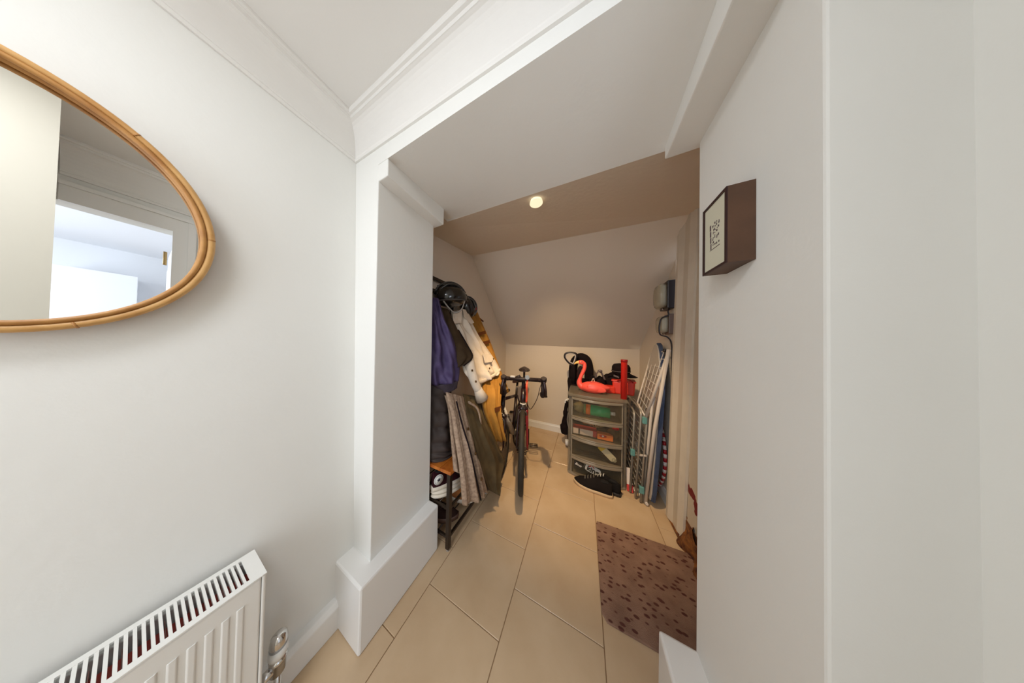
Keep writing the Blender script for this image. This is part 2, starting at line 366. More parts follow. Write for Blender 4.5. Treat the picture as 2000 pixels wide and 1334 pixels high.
# front door frame on the right: moulded architrave, worn lining, dark red door edge
OLDW = mat('aged_white_paint', (214, 202, 184), 0.45, var=0.05, vscale=12, bump=0.12, bscale=30)
def worn():
    m = mat('worn_white_over_red', (206, 192, 172), 0.6, bump=0.3, bscale=35); nt = m.node_tree; b = nt.nodes['Principled BSDF']
    tc = nt.nodes.new('ShaderNodeTexCoord'); n = nt.nodes.new('ShaderNodeTexNoise'); n.inputs['Scale'].default_value = 7; n.inputs['Detail'].default_value = 8
    nt.links.new(tc.outputs['Object'], n.inputs['Vector'])
    sp = nt.nodes.new('ShaderNodeSeparateXYZ'); nt.links.new(tc.outputs['Object'], sp.inputs[0])
    ma = nt.nodes.new('ShaderNodeMath'); ma.operation = 'MULTIPLY_ADD'; ma.inputs[1].default_value = -0.22; ma.inputs[2].default_value = 0.12
    nt.links.new(sp.outputs[2], ma.inputs[0])
    ad = nt.nodes.new('ShaderNodeMath'); nt.links.new(n.outputs[0], ad.inputs[0]); nt.links.new(ma.outputs[0], ad.inputs[1])
    rp = nt.nodes.new('ShaderNodeMapRange'); rp.inputs[1].default_value = 0.63; rp.inputs[2].default_value = 0.65
    nt.links.new(ad.outputs[0], rp.inputs[0])
    mx = nt.nodes.new('ShaderNodeMix'); mx.data_type = 'RGBA'; mx.inputs[6].default_value = (*lin((206, 192, 172)), 1); mx.inputs[7].default_value = (*lin((120, 22, 20)), 1)
    nt.links.new(rp.outputs[0], mx.inputs[0]); nt.links.new(mx.outputs[2], b.inputs['Base Color'])
    return m
d1 = struct(MB().box((0.66, 0.9, 0.0), (0.70, 1.56, 2.05)), 'door_1', mat('dark_red_door', (104, 20, 18), 0.5, var=0.2, vscale=6))
sh = lambda y, z: y - 0.007 - 0.062 * z
mp = [(1.645, .612), (1.645, .598), (1.665, .590), (1.68, .596), (1.70, .588), (1.76, .588), (1.775, .582), (1.80, .572), (1.83, .572), (1.842, .585), (1.842, .612)]
MB().prism(mp, lambda p: (p[1] - .01, sh(p[0], 0.02), 0.012), lambda p: (p[1], sh(p[0], 2.2), 2.2)).build('architrave', OLDW, d1, label='white moulded architrave with a chipped foot')
MB().hexa([(.605, 1.35, .16), (.66, 1.35, .16), (.66, 1.645, .13), (.605, 1.645, .13), (.605, 1.25, 2.2), (.66, 1.25, 2.2), (.66, 1.54, 2.2), (.605, 1.54, 2.2)]).build('lining', worn(), d1, label='door lining with white paint worn to red')
ROT = mat('rotten_bare_wood', (156, 98, 42), 0.9, col2=(70, 30, 14), vscale=22, bump=0.8, bscale=40)
MB().grid(lambda u, v: (.60 - .02 * math.sin(u * 9 + v * 4) - 0.03 * (1 - v), 1.38 + .26 * u, v * (.16 + .03 * math.sin(u * 14))), 14, 5).add([(.60, 1.38, 0), (.66, 1.38, 0), (.66, 1.64, 0), (.60, 1.64, 0), (.60, 1.38, .15), (.66, 1.38, .15), (.66, 1.64, .15), (.60, 1.64, .15)], [(3, 2, 1, 0), (4, 5, 6, 7), (0, 1, 5, 4), (1, 2, 6, 5), (2, 3, 7, 6), (3, 0, 4, 7)]).build('rotten_foot', ROT, d1, label='rotten brown bare wood at the foot')
MB().box((.57, 1.615, 0), (.60, 1.84, .012)).build('foot_gap', ROT, d1)
# ================================================================ FIXTURES OF THE HALL
# round rattan mirror on the left wall
MC_, MZ = -0.142, 1.5216
mx0 = -1.008
mir = thing('round_mirror', 'round wall mirror with a double rattan cane rim on the left wall', 'mirror', (xl(MZ), MC_, MZ))
RAT = mat('rattan_cane', (218, 172, 108), 0.42, col2=(194, 142, 80), vscale=16, bump=0.1, bscale=50)
RAT2 = mat('rattan_cane_dark', (196, 144, 80), 0.42, col2=(164, 110, 54), vscale=16)
tl = 0.0
def mring(r_y, r_z, dx, n=96): return [(mx0 + dx - tl * r_z * math.sin(a) * 1.0, MC_ + r_y * math.cos(a), MZ + r_z * math.sin(a)) for a in (2 * PI * i / n for i in range(n))]
mb = MB(); vs = mring(0.232, 0.260, 0.004); mb.add(vs, [tuple(range(len(vs)))]); 
bk = [(p[0] - .008, p[1], p[2]) for p in vs]; mb.add(bk, [tuple(range(len(bk)))[::-1]])
GLASS = mat('mirror_silver', (246, 247, 246), 0.0, 1.0)
mb.build('glass', GLASS, mir, label='silvered mirror glass')
RY, RZ = 0.2455, 0.274
MB().tube(mring(RY - .008, RZ - .008, 0.018), 0.0078, 10, closed=True).build('outer_cane', RAT, mir)
MB().tube(mring(RY - .0195, RZ - .0195, 0.022), 0.0054, 8, closed=True).build('inner_cane', RAT2, mir)
MB().tube(mring(RY - .0140, RZ - .0140, -0.002), 0.0125, 8, closed=True).build('rim_backing', RAT2, mir)
for a in (0.06, -1.22, 0.98, 2.2, 3.5, 4.3):
    f = lambda q: (mx0 + .018 - tl * RZ * math.sin(q), MC_ + (RY - .008) * math.cos(q), MZ + (RZ - .008) * math.sin(q))
    MB().tube([f(a - .008), f(a), f(a + .008)], [0.0080, 0.0087, 0.0080], 10).build('cane_node', RAT2, mir)
# radiator
RADW = mat('radiator_enamel', (240, 239, 234), 0.28)
rad = thing('radiator', 'white double panel radiator with slotted top grille below the mirror', 'radiator', (-0.96, 0.195, 0.06))
X0, X1, Y0, Y1, ZT, ZB = -0.965, -0.842, -0.62, 0.195, 0.548, 0.07
mb = MB().box((X1 - .012, Y0, ZB), (X1, Y1 - .0085, ZT - .0045))
mb.build('front_panel', RADW, rad, 0.004)
n = 0; y = Y1 - 0.045
while y > Y0 + .04:
    MB().prism([(-.0075, 0), (-.0045, .0022), (.0045, .0022), (.0075, 0)], lambda p: (X1 + p[1], y + p[0], ZB + .045), lambda p: (X1 + p[1], y + p[0], ZT - .05 - 0.006 * (abs(p[0]) > .01))).build('rib', RADW, rad, 0.002)
    y -= 0.0235
MB().box((X0, Y0, ZB), (X0 + .012, Y1 - .004, ZT - .012)).build('back_panel', RADW, rad, 0.003)
FIN = mat('radiator_fins', (196, 150, 138), 0.7, var=0.3, vscale=20)
mb = MB()
y = Y0 + .03
while y < Y1 - .03:
    mb.box((X0 + .014, y, ZB + .03), (X1 - .014, y + .0012, ZT - .030)); y += .016
o = mb.build('convector_fins', FIN, rad); o['kind'] = 'stuff'
MB().box((X0 + .035, Y0 + .01, ZB + .02), (X0 + .085, Y1 - .015, ZT - .034)).build('water_core', mat('radiator_core_red', (168, 62, 50), 0.6), rad)
MB().box((X0 - .003, Y1 - .008, ZB - .005), (X1 + .001, Y1, ZT - .0032)).build('end_panel', RADW, rad, 0.003)
MB().box((X0 + .012, Y1 - .028, ZT - .003), (X1 - .015, Y1 + .001, ZT)).box((X0 - .004, Y0, ZT - .003), (X0 + .012, Y1 + .001, ZT)).box((X1 - .015, Y0, ZT - .003), (X1 + .002, Y1 + .001, ZT)).build('grille_frame', RADW, rad)
y = Y1 - .0355
sl = None
while y > Y0 + .02:
    if sl is None: sl = MB().box((X0 + .011, y - .0024, ZT - .010), (X1 - .014, y + .0024, ZT - .0005)).build('slat', RADW, rad); ys = y
    else:
        o = bpy.data.objects.new('slat', sl.data); COL.objects.link(o); o.parent = rad; o.location = (0, y - ys, 0)
    y -= .0096
CHR = mat('chrome', (214, 212, 210), 0.16, 1.0)
val = thing('radiator_valve', 'chrome thermostatic valve at the end of the radiator', 'valve', (-0.875, 0.236, 0.07))
c = (-0.878, 0.236, 0)
MB().lathe([(.0, .165), (.018, .165), (.0185, .200), (.021, .202), (.0215, .212), (.0, .212)], c).build('valve_body', CHR, val)
MB().lathe([(.0155, .211), (.0155, .219)], c).build('collar_ring', mat('dark_rubber', (40, 20, 18), 0.6), val)
MB().lathe([(.0, .218), (.021, .218), (.0225, .224), (.0225, .246), (.0, .246)], c).build('white_sleeve', mat('white_plastic', (232, 230, 226), 0.35), val, label='white plastic sleeve')
MB().lathe([(.0, .245), (.0205, .245), (.0215, .262), (.019, .277), (.013, .284), (.0, .287)], c).build('thermostat_head', CHR, val)
MB().tube([(-.878, .236, .185), (-.878, .192, .185)], .013, 12).build('union_nut', CHR, val)
MB().tube([(-.878, .236, .17), (-.878, .236, .0)], .0085, 10).build('tail_pipe', CHR, val)
# framed print on the right reveal
BRN = mat('dark_brown_wood', (94, 64, 44), 0.5, var=0.3, vscale=12)
BRF = mat('dark_brown_front', (44, 12, 14), 0.45)
pic = thing('picture_frame', 'small deep dark brown box frame with a tiny black print on the right reveal', 'picture', (0.345, 0.685, 1.46))
px0, px1, py0, py1, pz0, pz1 = 0.300, 0.3445, 0.632, 0.728, 1.456, 1.640
t = .006
MB().box((px0 + .001, py0, pz0), (px1, py0 + .004, pz1)).build('near_side', BRN, pic)
MB().box((px0 + .001, py1 - .004, pz0), (px1, py1, pz1)).box((px0 + .001, py0 + .004, pz0), (px1, py1 - .004, pz0 + .004)).box((px0 + .001, py0 + .004, pz1 - .004), (px1, py1 - .004, pz1)).build('box_sides', BRN, pic, 0.0008)
MB().box((px0 - .0015, py0, pz0), (px0 + .001, py0 + t, pz1)).box((px0 - .0015, py1 - t, pz0), (px0 + .001, py1, pz1)).box((px0 - .0015, py0 + t, pz0), (px0 + .001, py1 - t, pz0 + t)).box((px0 - .0015, py0 + t, pz1 - t), (px0 + .001, py1 - t, pz1)).build('front_moulding', BRF, pic)
MB().box((px0 + .001, py0 + .004, pz0 + .004), (px0 + .003, py1 - .004, pz1 - .004)).build('paper', mat('ivory_paper', (216, 212, 190), 0.8), pic, label='ivory paper sheet')
mb = MB()
random.seed(3)
INK = mat('print_ink', (92, 74, 78), 0.8)
for r_ in range(4):
    for q in range(4):
        yy = .662 + q * .0075 + .001; zz = 1.575 - r_ * .0165
        for k in range(3):
            a, b = random.uniform(-.0025, .0015), random.uniform(-.006, .004)
            mb.box((px0 + .0004, yy + a, zz + b), (px0 + .001, yy + a + random.uniform(.001, .0028), zz + b + random.uniform(.002, .005)))
    mb.box((px0 + .0004, .693 + r_ * .0005, 1.516 + r_ * .017), (px0 + .001, .6965 + r_ * .001, 1.531 + r_ * .017))
mb.box((px0 + .0004, .660, 1.5135), (px0 + .001, .699, 1.5148))
mb.build('print_marks', INK, pic)
# door mat
mm, mp_ = spot_mat('spotted_doormat', (152, 118, 98), (130, 98, 80), (86, 46, 36), 34, 0.24, 0.95)
mp_.inputs['Scale'].default_value = (0.72, 1.25, 1)
mb = MB()
poly = [(.112, .993), (.30, .998), (.585, 1.003), (.59, 1.55), (.10, 1.518), (.096, 1.50), (.092, 1.02)]
mb.prism(poly, lambda p: (p[0], p[1], 0.0005), lambda p: (p[0], p[1], 0.010))
m_ = mb.build('door_mat', mm, None, 0.003); tag(m_, 'brown rectangular doormat with dark red-brown spots on the beige tiles', 'mat')
# downlights in the cupboard ceiling
LAMPM = mat('lamp_glow', (255, 238, 205), 0.5, emit=60.0)
zc = lambda x, y: (2.175 + (x - XC) / (XR - XC) * (-0.13)) + (y - .865) / .8 * (.075)
for i, (x, y) in enumerate(((-0.249, 1.004),)):
    z = 2.098
    dl = thing('ceiling_downlight', 'lit recessed halogen downlight peeping past the lintel edge' if i == 0 else 'recessed downlight over the coats, behind the left end of the lintel', 'light', (x, y, z))
    MB().lathe([(.034, -.052), (.036, -.052), (.022, -.006), (.020, -.006)], (x, y, z), seg=24).build('reflector', mat('lit_glass_reflector', (240, 226, 190), .2, emit=0.7), dl)
    MB().lathe([(.0, -.044), (.014, -.044), (.012, -.02), (.0, -.02)], (x, y, z), seg=20).build('bulb', LAMPM, dl)
    MB().lathe([(.0, -.02), (.026, -.02), (.03, .0), (.0, .0)], (x, y, z + .012), seg=20).build('socket', CHR, dl)
    lamp('downlight_lamp', 'SPOT', (x, y, z - .06), SPOTE, (1.0, .72, .41), .02, (x - .02, y + 1.6, 0)).data.spot_size = math.radians(150)
    bpy.data.lights[-1].name
for l in bpy.data.lights:
    if l.type == 'SPOT': l.spot_size = math.radians(84); l.spot_blend = 0.8
# bulkhead meters on the right wall
BLK = mat('black_plastic', (26, 14, 14), 0.35)
MGL = trans_mat('cloudy_meter_glass', (200, 190, 165), 0.55, 0.12)
def meter(yc, zc_, w_, h_, dpt, label, bt_=.05):
    o = thing('wall_meter', label, 'meter', (XR, yc, zc_))
    MB().box((XR - bt_, yc - w_/2, zc_ - h_/2), (XR, yc + w_/2, zc_ + h_/2)).build('base', BLK if h_ > .18 else mat('brown_plastic', (92, 70, 56), 0.4), o, 0.006)
    def sq(t, s): 
        a = 2 * PI * t; c, s_ = math.cos(a), math.sin(a); k = 2 / 4.5
        return (math.copysign(abs(c) ** k, c) * s * w_ * .44, math.copysign(abs(s_) ** k, s_) * s * h_ * .44)
    rings = []
    for dx, s in ((bt_ - .001, 1.0), (bt_ + dpt*.6, .99), (bt_ + dpt*.85, .9), (bt_ + dpt*.97, .72), (bt_ + dpt, .4)):
        rings.append([(XR - dx, yc + sq(i/24, s)[0], zc_ + sq(i/24, s)[1]) for i in range(24)])
    MB().loft(rings).build('glass_cover', MGL, o, label='cloudy domed glass cover')
    MB().lathe([(.0, .0), (w_*.3, .0), (w_*.3, .02), (.0, .022)], (XR - bt_ - .001, yc, zc_), rotm('Y', -90)).build('dial', mat('meter_dial', (190, 182, 160), 0.6), o)
    for k in (-1, 1): MB().lathe([(.006, 0), (.006, .006)], (XR - bt_, yc, zc_ + k * h_ * .47), rotm('Y', -90), 10).build('screw', CHR, o)
    return o
meter(1.905, 1.66, .16, .215, .05, 'upper wall meter with a large domed glass cover on a black base')
meter(1.915, 1.435, .14, .155, .048, 'lower smaller wall meter with a grey glass cover below the black one', .035)
cb = MB().tube(smooth_path([(.585, 1.86, 1.555), (.572, 1.845, 1.53), (.575, 1.85, 1.50), (.53, 1.845, 1.47), (.525, 1.845, 1.36), (.575, 1.85, 1.33), (.60, 1.86, 1.26), (.603, 1.865, 1.0), (.603, 1.865, .3)]), .005, 8).build('meter_cable', BLK)
tag(cb, 'thin black cable running down from the wall meters behind the white frame', 'cable')
BOMBER = [([-0.99, 0.946, 1.565], [-0.95, 1.0, 1.571]), ([-0.96, 0.912, 1.423], [-0.905, 1.015, 1.428]), ([-0.94, 0.898, 1.282], [-0.86, 1.057, 1.296]), ([-0.93, 0.894, 1.144], [-0.83, 1.091, 1.149]), ([-0.92, 0.892, 1.042], [-0.81, 1.087, 1.056]), ([-0.91, 0.913, 0.964], [-0.81, 1.078, 0.975])]
BOMBER_RIB = [([-0.91, 0.927, 0.958], [-0.815, 1.079, 0.978]), ([-0.9, 0.977, 0.914], [-0.82, 1.08, 0.955]), ([-0.89, 0.998, 0.889], [-0.825, 1.082, 0.924])]
DARK = [([-1.03, 1.093, 1.534], [-0.99, 1.157, 1.518]), ([-0.95, 1.057, 1.366], [-0.91, 1.181, 1.359]), ([-0.89, 1.049, 1.25], [-0.84, 1.207, 1.241]), ([-0.85, 1.051, 1.139], [-0.775, 1.194, 1.146]), ([-0.84, 1.083, 1.069], [-0.79, 1.103, 1.086])]
WHITE = [([-1.05, 1.268, 1.532], [-1.04, 1.429, 1.579]), ([-1.0, 1.239, 1.405], [-0.98, 1.496, 1.446]), ([-0.94, 1.236, 1.295], [-0.92, 1.58, 1.283]), ([-0.89, 1.203, 1.177], [-0.85, 1.653, 1.155]), ([-0.845, 1.159, 1.089], [-0.79, 1.678, 1.062]), ([-0.8, 1.146, 1.015], [-0.745, 1.659, 0.995]), ([-0.77, 1.226, 0.934], [-0.725, 1.569, 0.964])]
MUSTARD = [([-1.1, 1.51, 1.63], [-1.1, 1.711, 1.681]), ([-1.07, 1.538, 1.464], [-1.06, 1.81, 1.507]), ([-1.02, 1.593, 1.283], [-0.99, 1.878, 1.309]), ([-0.93, 1.585, 1.102], [-0.88, 1.839, 1.107]), ([-0.83, 1.468, 0.972], [-0.755, 1.721, 0.956]), ([-0.73, 1.297, 0.88], [-0.67, 1.547, 0.849]), ([-0.68, 1.231, 0.763], [-0.635, 1.441, 0.721]), ([-0.645, 1.256, 0.623], [-0.61, 1.436, 0.579]), ([-0.62, 1.321, 0.473], [-0.598, 1.448, 0.451])]
GREY = [([-0.8, 0.936, 0.927], [-0.81, 1.141, 0.84]), ([-0.765, 0.917, 0.874], [-0.77, 1.107, 0.791]), ([-0.72, 0.9, 0.807], [-0.72, 1.069, 0.732]), ([-0.66, 0.857, 0.714], [-0.66, 1.04, 0.635]), ([-0.635, 0.858, 0.603], [-0.635, 1.064, 0.51]), ([-0.62, 0.867, 0.485], [-0.615, 1.098, 0.383]), ([-0.62, 0.895, 0.298], [-0.61, 1.179, 0.192])]
GREYBACK = [([-0.85, 0.984, 0.887], [-0.85, 1.063, 0.85]), ([-0.8, 0.966, 0.803], [-0.8, 1.05, 0.759]), ([-0.725, 0.906, 0.677], [-0.725, 0.986, 0.625]), ([-0.7, 0.899, 0.562], [-0.7, 0.968, 0.515]), ([-0.68, 0.892, 0.476], [-0.68, 0.951, 0.425])]
OLIVE = [([-0.82, 1.154, 0.859], [-0.8, 1.379, 0.786]), ([-0.72, 1.055, 0.772], [-0.7, 1.279, 0.675]), ([-0.65, 0.998, 0.688], [-0.635, 1.293, 0.551]), ([-0.62, 1.018, 0.571], [-0.605, 1.382, 0.386]), ([-0.61, 1.059, 0.452], [-0.59, 1.464, 0.236]), ([-0.6, 1.102, 0.344], [-0.59, 1.37, 0.186]), ([-0.6, 1.192, 0.187], [-0.585, 1.316, 0.07])]
PUFFER = [([-0.96, 0.937, 0.996], [-0.93, 1.062, 0.933]), ([-0.93, 0.914, 0.83], [-0.89, 1.079, 0.79]), ([-0.91, 0.899, 0.702], [-0.86, 1.083, 0.65]), ([-0.89, 0.885, 0.579], [-0.84, 1.082, 0.512]), ([-0.88, 0.877, 0.51], [-0.83, 1.078, 0.427]), ([-0.87, 0.891, 0.463], [-0.83, 1.056, 0.403])]
SLEEVE= [[-0.93, 1.383, 1.114], [-0.915, 1.433, 0.993], [-0.905, 1.496, 0.854], [-0.9, 1.539, 0.776]]
CUFF= [[-0.9, 1.539, 0.776], [-0.898, 1.558, 0.727]]
COLL= [[-1.02, 1.226, 1.497], [-1.0, 1.327, 1.558], [-0.99, 1.312, 1.431], [-0.99, 1.2, 1.409]]
COLR= [[-1.02, 1.354, 1.564], [-1.02, 1.41, 1.565], [-0.985, 1.503, 1.452], [-0.985, 1.442, 1.431], [-0.99, 1.34, 1.485]]
PLACKET= [[-0.775, 0.975, 0.873], [-0.7, 0.937, 0.76], [-0.645, 0.943, 0.618], [-0.62, 0.981, 0.445], [-0.615, 1.043, 0.255]]
BELT=[[-0.76, 1.09, 0.838], [-0.73, 1.127, 0.803], [-0.7, 1.123, 0.773], [-0.67, 1.113, 0.698]]
MKNOT=[[-0.955, 2.068, 0.847], [-0.93, 2.193, 0.764], [-0.92, 2.245, 0.641]]
STRAPM= [[-1.1, 1.691, 1.665], [-1.09, 1.721, 1.59], [-1.07, 1.779, 1.545], [-1.05, 1.84, 1.511]]
HEMW= [[-0.755, 1.209, 0.943], [-0.745, 1.295, 0.941], [-0.735, 1.411, 0.953], [-0.73, 1.534, 0.973], [-0.735, 1.636, 0.999]]
SLV= [[-0.85, 1.239, 1.178], [-0.8, 1.198, 1.092], [-0.765, 1.192, 1.004], [-0.74, 1.208, 0.925], [-0.725, 1.232, 0.87]]
CUFFW= [[-0.735, 1.216, 0.912], [-0.725, 1.232, 0.866], [-0.715, 1.258, 0.813]]
POCKW= [[-0.835, 1.421, 1.164], [-0.82, 1.574, 1.144], [-0.79, 1.54, 1.083], [-0.8, 1.401, 1.084]]
BUTW= [[-0.79, 1.171, 1.048], [-0.76, 1.179, 0.967], [-0.76, 1.396, 1.042], [-0.79, 1.528, 1.113]]
MBELT= [[-0.82, 1.464, 0.899], [-0.77, 1.564, 0.906], [-0.74, 1.742, 0.917]]
MEND= [[-0.75, 1.649, 0.915], [-0.72, 1.698, 0.864], [-0.66, 1.611, 0.813]]
EPA= [[-1.01, 1.604, 1.363], [-1.0, 1.735, 1.394], [-1.0, 1.748, 1.361], [-1.01, 1.615, 1.332]]
EPB= [[-0.98, 1.61, 1.267], [-0.96, 1.761, 1.293], [-0.96, 1.774, 1.26], [-0.975, 1.614, 1.23]]
WELT= [[-0.665, 1.306, 0.751], [-0.655, 1.41, 0.74], [-0.65, 1.412, 0.705], [-0.66, 1.307, 0.715]]
# ================================================================ COAT STAND AND GARMENTS
STEEL = mat('dark_bronze_steel', (62, 50, 40), 0.4, 0.6, var=0.15, vscale=20)
OAK = mat('orange_wood', (206, 122, 44), 0.45, col2=(170, 88, 26), vscale=18, bump=0.08, bscale=40)
rack = thing('coat_stand', 'dark metal hall stand with an orange wood bench, shoe shelves and a top rail', 'stand', (-0.92, 1.35, 0))
RXF, RXB, RY0, RY1 = -0.714, -1.125, 0.885, 1.36
sq = .0125
for x, y in ((RXF, RY0), (RXF, RY1)): 
    MB().box((x - sq, y - sq, .012), (x + sq, y + sq, .455)).build('leg', STEEL, rack, 0.002)
    MB().lathe([(.0, 0), (.011, 0), (.0125, .008), (.0125, .016), (.0, .016)], (x, y, 0), seg=12).build('foot', mat('grey_foot_cap', (170, 160, 150), 0.4), rack)
for y in (RY0 + .0, RY1): 
    MB().box((RXB - sq, y - sq, 0), (RXB + sq, y + sq, 1.80)).build('post', STEEL, rack, 0.002)
mb = MB()
MB().box((RXB - .013, RY0, 1.775), (RXB + .013, RY1, 1.80)).build('top_rail', STEEL, rack, 0.002)
MB().box((RXB - .008, RY0, 1.665), (RXB + .008, RY1, 1.70)).build('hook_rail', STEEL, rack, 0.002)
hk = None
for y in (0.95, 1.03, 1.11, 1.18, 1.25, 1.32):
    MB().tube(smooth_path([(RXB + .008, y, 1.685), (RXB + .045, y, 1.66), (RXB + .06, y, 1.69), (RXB + .055, y, 1.72)], 4), .005, 6).build('hook', STEEL, rack)
for i in range(5):
    x0 = RXF + .015 - .082 * (i + 1) - .003 * i
    MB().box((x0, RY0 - .012, .455), (x0 + .082, RY1 + .012, .475)).build('seat_plank', OAK, rack, 0.002)
for z in (.075, .245):
    MB().box((RXF - .008, RY0, z - .008), (RXF + .008, RY1, z + .008)).build('shelf_rail', STEEL, rack, 0.002)
    MB().box((RXB - .008, RY0, z - .008), (RXB + .008, RY1, z + .008)).build('shelf_rail', STEEL, rack, 0.002)
    for y in (RY0, RY1): MB().box((RXB, y - .007, z - .007), (RXF, y + .007, z + .007)).build('shelf_end_rail', STEEL, rack, 0.002)
    for x in (-.80, -.88, -.96, -1.04): MB().tube([(x, RY0, z), (x, RY1, z)], .004, 6).build('shelf_rod', STEEL, rack)
def cr(rows, m):
    A = np.array(rows, float); n = len(A); out = []
    P = np.concatenate([[2*A[0]-A[1]], A, [2*A[-1]-A[-2]]])
    for i in range(m + 1):
        t = i / m * (n - 1); k = min(int(t), n - 2); f = t - k
        a, b, c, d = P[k], P[k+1], P[k+2], P[k+3]
        out.append(0.5*((2*b)+(-a+c)*f+(2*a-5*b+4*c-d)*f*f+(-a+3*b-3*c+d)*f**3))
    return out
def drape(rows, nu=28, nv=30, bulge=.03, folds=(), thick=.05, quilt=None, crease=0.004, seed=1):
    rng = np.random.RandomState(seed); R_ = cr(rows, nv); rings = []
    ph = rng.rand(6) * 6.28
    for j, (L, Rr) in enumerate(R_):
        v = j / nv; t = (Rr - L); t2 = t.copy(); t2[2] = 0; t2 /= (np.linalg.norm(t2) + 1e-9); n = np.array([t2[1], -t2[0], 0])
        front = []; back = []
        for i in range(nu + 1):
            u = i / nu; prof_ = math.sin(PI * min(max(u, 0), 1)) ** .6 if 0 < u < 1 else 0
            h = bulge * prof_
            for amp, fr, slant, grow in folds:
                h += amp * (1 - grow + grow * v) * math.sin(2 * PI * (fr * u + slant * v) + ph[0]) * prof_
            h += crease * prof_ * (math.sin(17 * v + 5 * u + ph[1]) * math.sin(9 * u - 7 * v + ph[2]) + .5 * math.sin(31 * v - 13 * u + ph[3]))
            if quilt: h += quilt[1] * (abs(math.sin(PI * quilt[0] * v + .4 * math.sin(3 * u))) ** .5 - .6) * prof_
            p = L + t * u + n * h
            front.append(tuple(p)); back.append(tuple(L + t * u - n * (thick * (math.sin(PI * u) ** .5 if 0 < u < 1 else 0))))
        rings.append(front + back[1:-1][::-1])
    return MB().loft(rings)
def fabric(name, col, var=.15, bump=.2, bscale=300, rough=.9, col2=None, vscale=14): return mat(name, col, rough, var=var, vscale=vscale, bump=bump, bscale=bscale, col2=col2, spec=.2)
PURP = fabric('purple_nylon', (80, 68, 104), .25, .2, 40, .55); PURB = fabric('grey_purple_rib', (78, 68, 76))
OLIVD = fabric('dark_olive_cotton', (70, 54, 36), .3)
WHD = fabric('white_denim', (226, 210, 190), .10, .25); MUST = fabric('mustard_twill', (178, 126, 54), .2)
GREYC = fabric('grey_beige_wool', (182, 156, 132), .25, .25, 420, col2=(146, 122, 104), vscale=60); OLIV = fabric('olive_brown_cotton', (98, 82, 56), .25)
PUFF = fabric('charcoal_nylon', (70, 60, 56), .25, .15, 40, .5); TRIM = fabric('black_trim', (30, 18, 20)); BRBUT = mat('bronze_button', (110, 84, 50), .35, .8)
g = thing('bomber_jacket', 'purple nylon bomber jacket with a grey ribbed hem hanging nearest on the stand', 'jacket', (-.95, 1.0, .9))
drape(BOMBER, bulge=.035, folds=((.018, 1.8, .6, .3), (.010, 3.6, -.8, .2)), thick=.05, crease=.010, seed=3).build('body', PURP, g)
drape(BOMBER_RIB, 40, 8, .03, ((.003, 14, 0, 0),), .04, crease=.001).build('ribbed_hem', PURB, g, label='grey ribbed hem')
g = thing('dark_jacket', 'dark olive brown jacket squeezed between the purple and white jackets', 'jacket', (-1.0, 1.2, 1.05))
drape(DARK, bulge=.03, folds=((.008, 1.5, .6, .3),), thick=.05, seed=5).build('body', OLIVD, g)
rib = [(np.array(r[1]) + np.array([.004, 0, 0])) for r in DARK[1:]]
MB().tube(cr(rib, 16), .006, 6).build('piping', TRIM, g)
g = thing('denim_jacket', 'white denim jacket with bronze buttons and turned collar', 'jacket', (-1.0, 1.5, .9))
drape(WHITE, 34, 34, .035, ((.016, 2.2, .4, .4), (.009, 4.5, -.7, .3)), .05, crease=.010, seed=8).build('body', WHD, g)
hem = [tuple(np.array(p) + np.array([.005, -.002, 0])) for p in HEMW]
MB().tube(smooth_path(hem), .011, 8, flat=1.5).build('waistband', WHD, g)
SL = SLV
MB().tube(smooth_path(SL), [.046 - .016 * i / 24 for i in range(25)][:len(smooth_path(SL))], 14).build('sleeve', WHD, g)
MB().tube(CUFFW, [.029, .039, .054], 14).build('cuff', WHD, g)
def flap(pts, off=.02, th=.008):
    P = [np.array(p) + np.array([off, -off*.4, 0]) for p in pts]
    return MB().prism(list(range(len(P))), lambda i: tuple(P[i]), lambda i: tuple(P[i] + np.array([th, -th*.4, 0])))
flap(COLL).build('collar', WHD, g, .003); flap(COLR, .03).build('collar', WHD, g, .003)
flap(POCKW, .03, .006).build('pocket_flap', WHD, g, .003)
for p in BUTW:
    MB().lathe([(.0, 0), (.009, 0), (.009, .004), (.006, .006), (.0, .006)], (p[0] + .045, p[1] - .02, p[2]), rotm('Y', 80), 12).build('button', BRBUT, g)
g = thing('trench_coat', 'long mustard yellow trench coat with a tied belt hanging farthest along the stand', 'coat', (-1.0, 1.9, .1))
drape(MUSTARD, 40, 44, .035, ((.022, 3.0, .15, .7), (.010, 6, -.3, .6)), .05, crease=.008, seed=11).build('body', MUST, g)
MB().tube(smooth_path([(p[0] + .03, p[1] - .015, p[2]) for p in MBELT]), .02, 8, flat=.5).build('belt', MUST, g)
MB().tube(smooth_path([(p[0] + .03, p[1] - .015, p[2]) for p in MEND]), [.012] * 12 + [.022], 8, flat=.5).build('belt_end', MUST, g)
MB().ell((MEND[0][0] + .03, MEND[0][1] - .01, MEND[0][2]), (.03, .035, .03)).build('belt_knot', MUST, g)
MB().tube(smooth_path(STRAPM), .012, 8, flat=.4).build('hanging_strap', fabric('brown_strap', (92, 52, 28)), g)
for q in (EPA, EPB):
    flap(q, .045, .006).build('epaulette', fabric('brown_tab', (110, 62, 26)), g, .002)
flap(WELT, .05, .006).build('pocket_welt', fabric('brown_tab', (110, 62, 26)), g, .002)
g = thing('wool_coat', 'grey beige wool coat with dark placket and loose belt reaching the shelf', 'coat', (-.8, 1.15, .1))
drape(GREY, 48, 40, .03, ((.020, 3.3, .05, .85), (.008, 7.1, -.1, .7)), .04, crease=.003, seed=21).build('body', GREYC, g)
